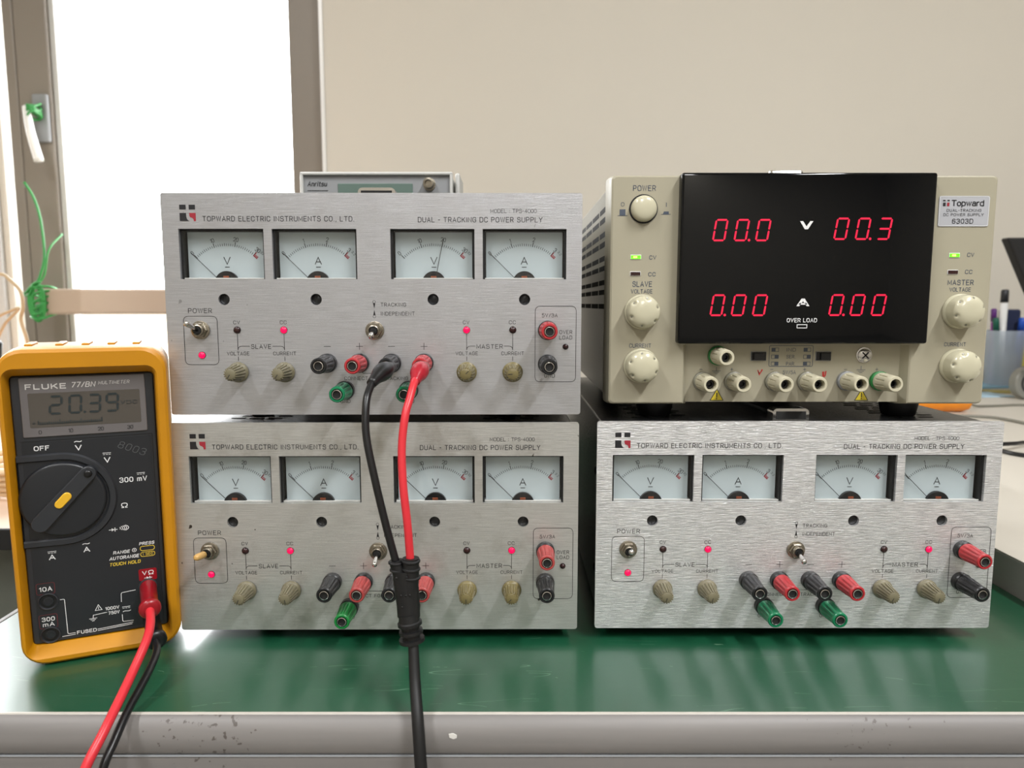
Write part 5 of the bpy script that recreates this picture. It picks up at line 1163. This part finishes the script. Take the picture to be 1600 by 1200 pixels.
# monitor seen at the right edge
mn = empty('monitor', (1.10, 1.28, DZ), label='black monitor corner cut off by the right edge of the picture', cat='monitor')
R3 = Matrix.Rotation(0.10, 4, 'Y')
bm = bmesh.new(); vs = box(bm, (1.106, 1.30, 0.205), (0.42, 0.022, 0.25), 0.004)
for v in vs:   # screen leans: left edge runs down to the right
    v.co.x += (0.284 - v.co.z) * 0.50 + (0.012) 
rel(obj('screen_case', bm, M['black_matt'], mn), mn)
rel(obj('stand', bx(1.20, 1.26, 1.28, 1.32, DZ + 0.008, 0.10, 0.002), M['black_matt'], mn), mn)
rel(obj('stand_base', bx(1.15, 1.32, 1.22, 1.38, DZ + 0.0002, DZ + 0.009, 0.002), M['black_matt'], mn), mn)
# tape roll, sheets, orange spool, cables
tr = empty('tape_roll', (1.002, 1.375, DZ), label='clear round roll with dark core at the far right', cat='tape')
bm = bmesh.new(); lathe(bm, (1.002, 1.385, DZ + 0.0325), (0.1, -1, 0), [(0, 0.030), (0.002, 0.032), (0.018, 0.032), (0.020, 0.030)], 40); q = rel(obj('tape', bm, mat('clear_tape', (160, 160, 152), 0.2, trans=0.35), tr), tr); auto_smooth(q)
bm = bmesh.new(); lathe(bm, (1.002, 1.386, DZ + 0.0325), (0.1, -1, 0), [(0, 0.021), (0.0215, 0.021), (0.022, 0.017), (0.018, 0.016)], 32); q = rel(obj('core', bm, M['meter_dark'], tr), tr); auto_smooth(q)
bm = bmesh.new(); lathe(bm, (1.002, 1.366, DZ + 0.0325), (0.1, -1, 0), [(0, 0.008), (0.004, 0.007)], 24); rel(obj('spindle', bm, M['nickel'], tr), tr)
bm = bmesh.new(); box(bm, (0, 0, 0), (0.17, 0.11, 0.004), 0.001); o = tag(obj('booklet', bm, mat('sky_blue_paper', (150, 196, 222), 0.5), loc=(1.03, 1.60, DZ + 0.0022)), 'pale blue booklet lying before the pen cup', 'booklet'); o.rotation_euler = (0, 0, 0.2)
bm = bmesh.new(); box(bm, (0, 0, 0), (0.13, 0.10, 0.002), 0.0005); o = tag(obj('paper_sheet', bm, mat('light_blue_paper', (176, 206, 224), 0.5), loc=(0.935, 1.45, DZ + 0.0012)), 'light blue sheet nearest on the white desk', 'paper'); o.rotation_euler = (0, 0, 0.1)
bm = bmesh.new(); box(bm, (0, 0, 0), (0.12, 0.045, 0.002), 0.0005); o = tag(obj('ruler', bm, mat('olive_yellow_plastic', (176, 164, 80), 0.5), loc=(1.03, 1.49, DZ + 0.0012)), 'olive yellow strip lying beside the tape roll', 'ruler'); o.rotation_euler = (0, 0, -0.25)
bm = bmesh.new(); box(bm, (1.168, 1.63, DZ + 0.040), (0.06, 0.05, 0.0795), 0.006); tag(obj('yellow_box', bm, mat('pale_yellow_card', (222, 208, 110), 0.6)), 'pale yellow box behind the tape roll', 'box')
bm = bmesh.new(); lathe(bm, (0.742, 1.215, DZ + 0.019), (1, 0.0, 0), [(-0.075, 0.015), (-0.07, 0.018), (0.030, 0.0186), (0.042, 0.016), (0.046, 0.010)], 32)
o = tag(obj('orange_tool_handle', bm, M['orange']), 'orange handle lying on the white desk behind the right stack', 'tool'); auto_smooth(o, 40)
def cable(name, pts, r, m_, lab):
    bm = bmesh.new(); tube(bm, pts, r, 10); tag(obj(name, bm, m_, smooth=True), lab, 'cable')
z_ = DZ + 0.0022
cable('desk_cable', [(0.795, 1.225, z_ + 0.014), (0.829, 1.2567, z_ + 0.002), (0.88, 1.2727, z_), (0.94, 1.281, z_), (1.1, 1.25, z_)], 0.0022, M['wire_grey'], 'thin grey cable running right from the orange handle')
cable('desk_cable', [(0.62, 1.16, z_), (0.70, 1.16, z_), (0.76, 1.148, z_), (0.785, 1.125, z_), (0.80, 1.05, z_), (0.86, 0.98, z_)], 0.0026, M['wire_grey'], 'grey cable curving across the middle of the white desk')
z_ = DZ + 0.0028
cable('desk_cable', [(0.56, 0.96, z_), (0.607, 0.895, z_), (0.6156, 0.8553, z_), (0.635, 0.843, z_), (0.70, 0.85, z_)], 0.0026, M['cable_black'], 'black cable behind the clean silver supply, nearer loop')
cable('desk_cable', [(0.55, 0.93, z_ + 0.006), (0.604, 0.890, z_ + 0.006), (0.635, 0.888, z_ + 0.006), (0.664, 0.9064, z_ + 0.004), (0.75, 0.96, z_)], 0.0026, M['cable_black'], 'black cable behind the clean silver supply, farther loop')

# ================================================================== ceiling fixtures (out of the picture, above the tubes' light)
for x, y, w_ in ((1.00, -0.68, 'over the right end of the bench'), (-0.95, -0.62, 'over the left end of the bench'), (0.1, -1.9, 'far behind the viewer')):
    e = empty('ceiling_light', (x, y, 1.95), label='white ceiling tube fitting ' + w_, cat='ceiling light', group='ceiling tube fittings')
    obj('housing', bx(-0.08, 0.08, -0.62, 0.62, -0.06, -0.0005, 0.004), M['white_gloss'], e)
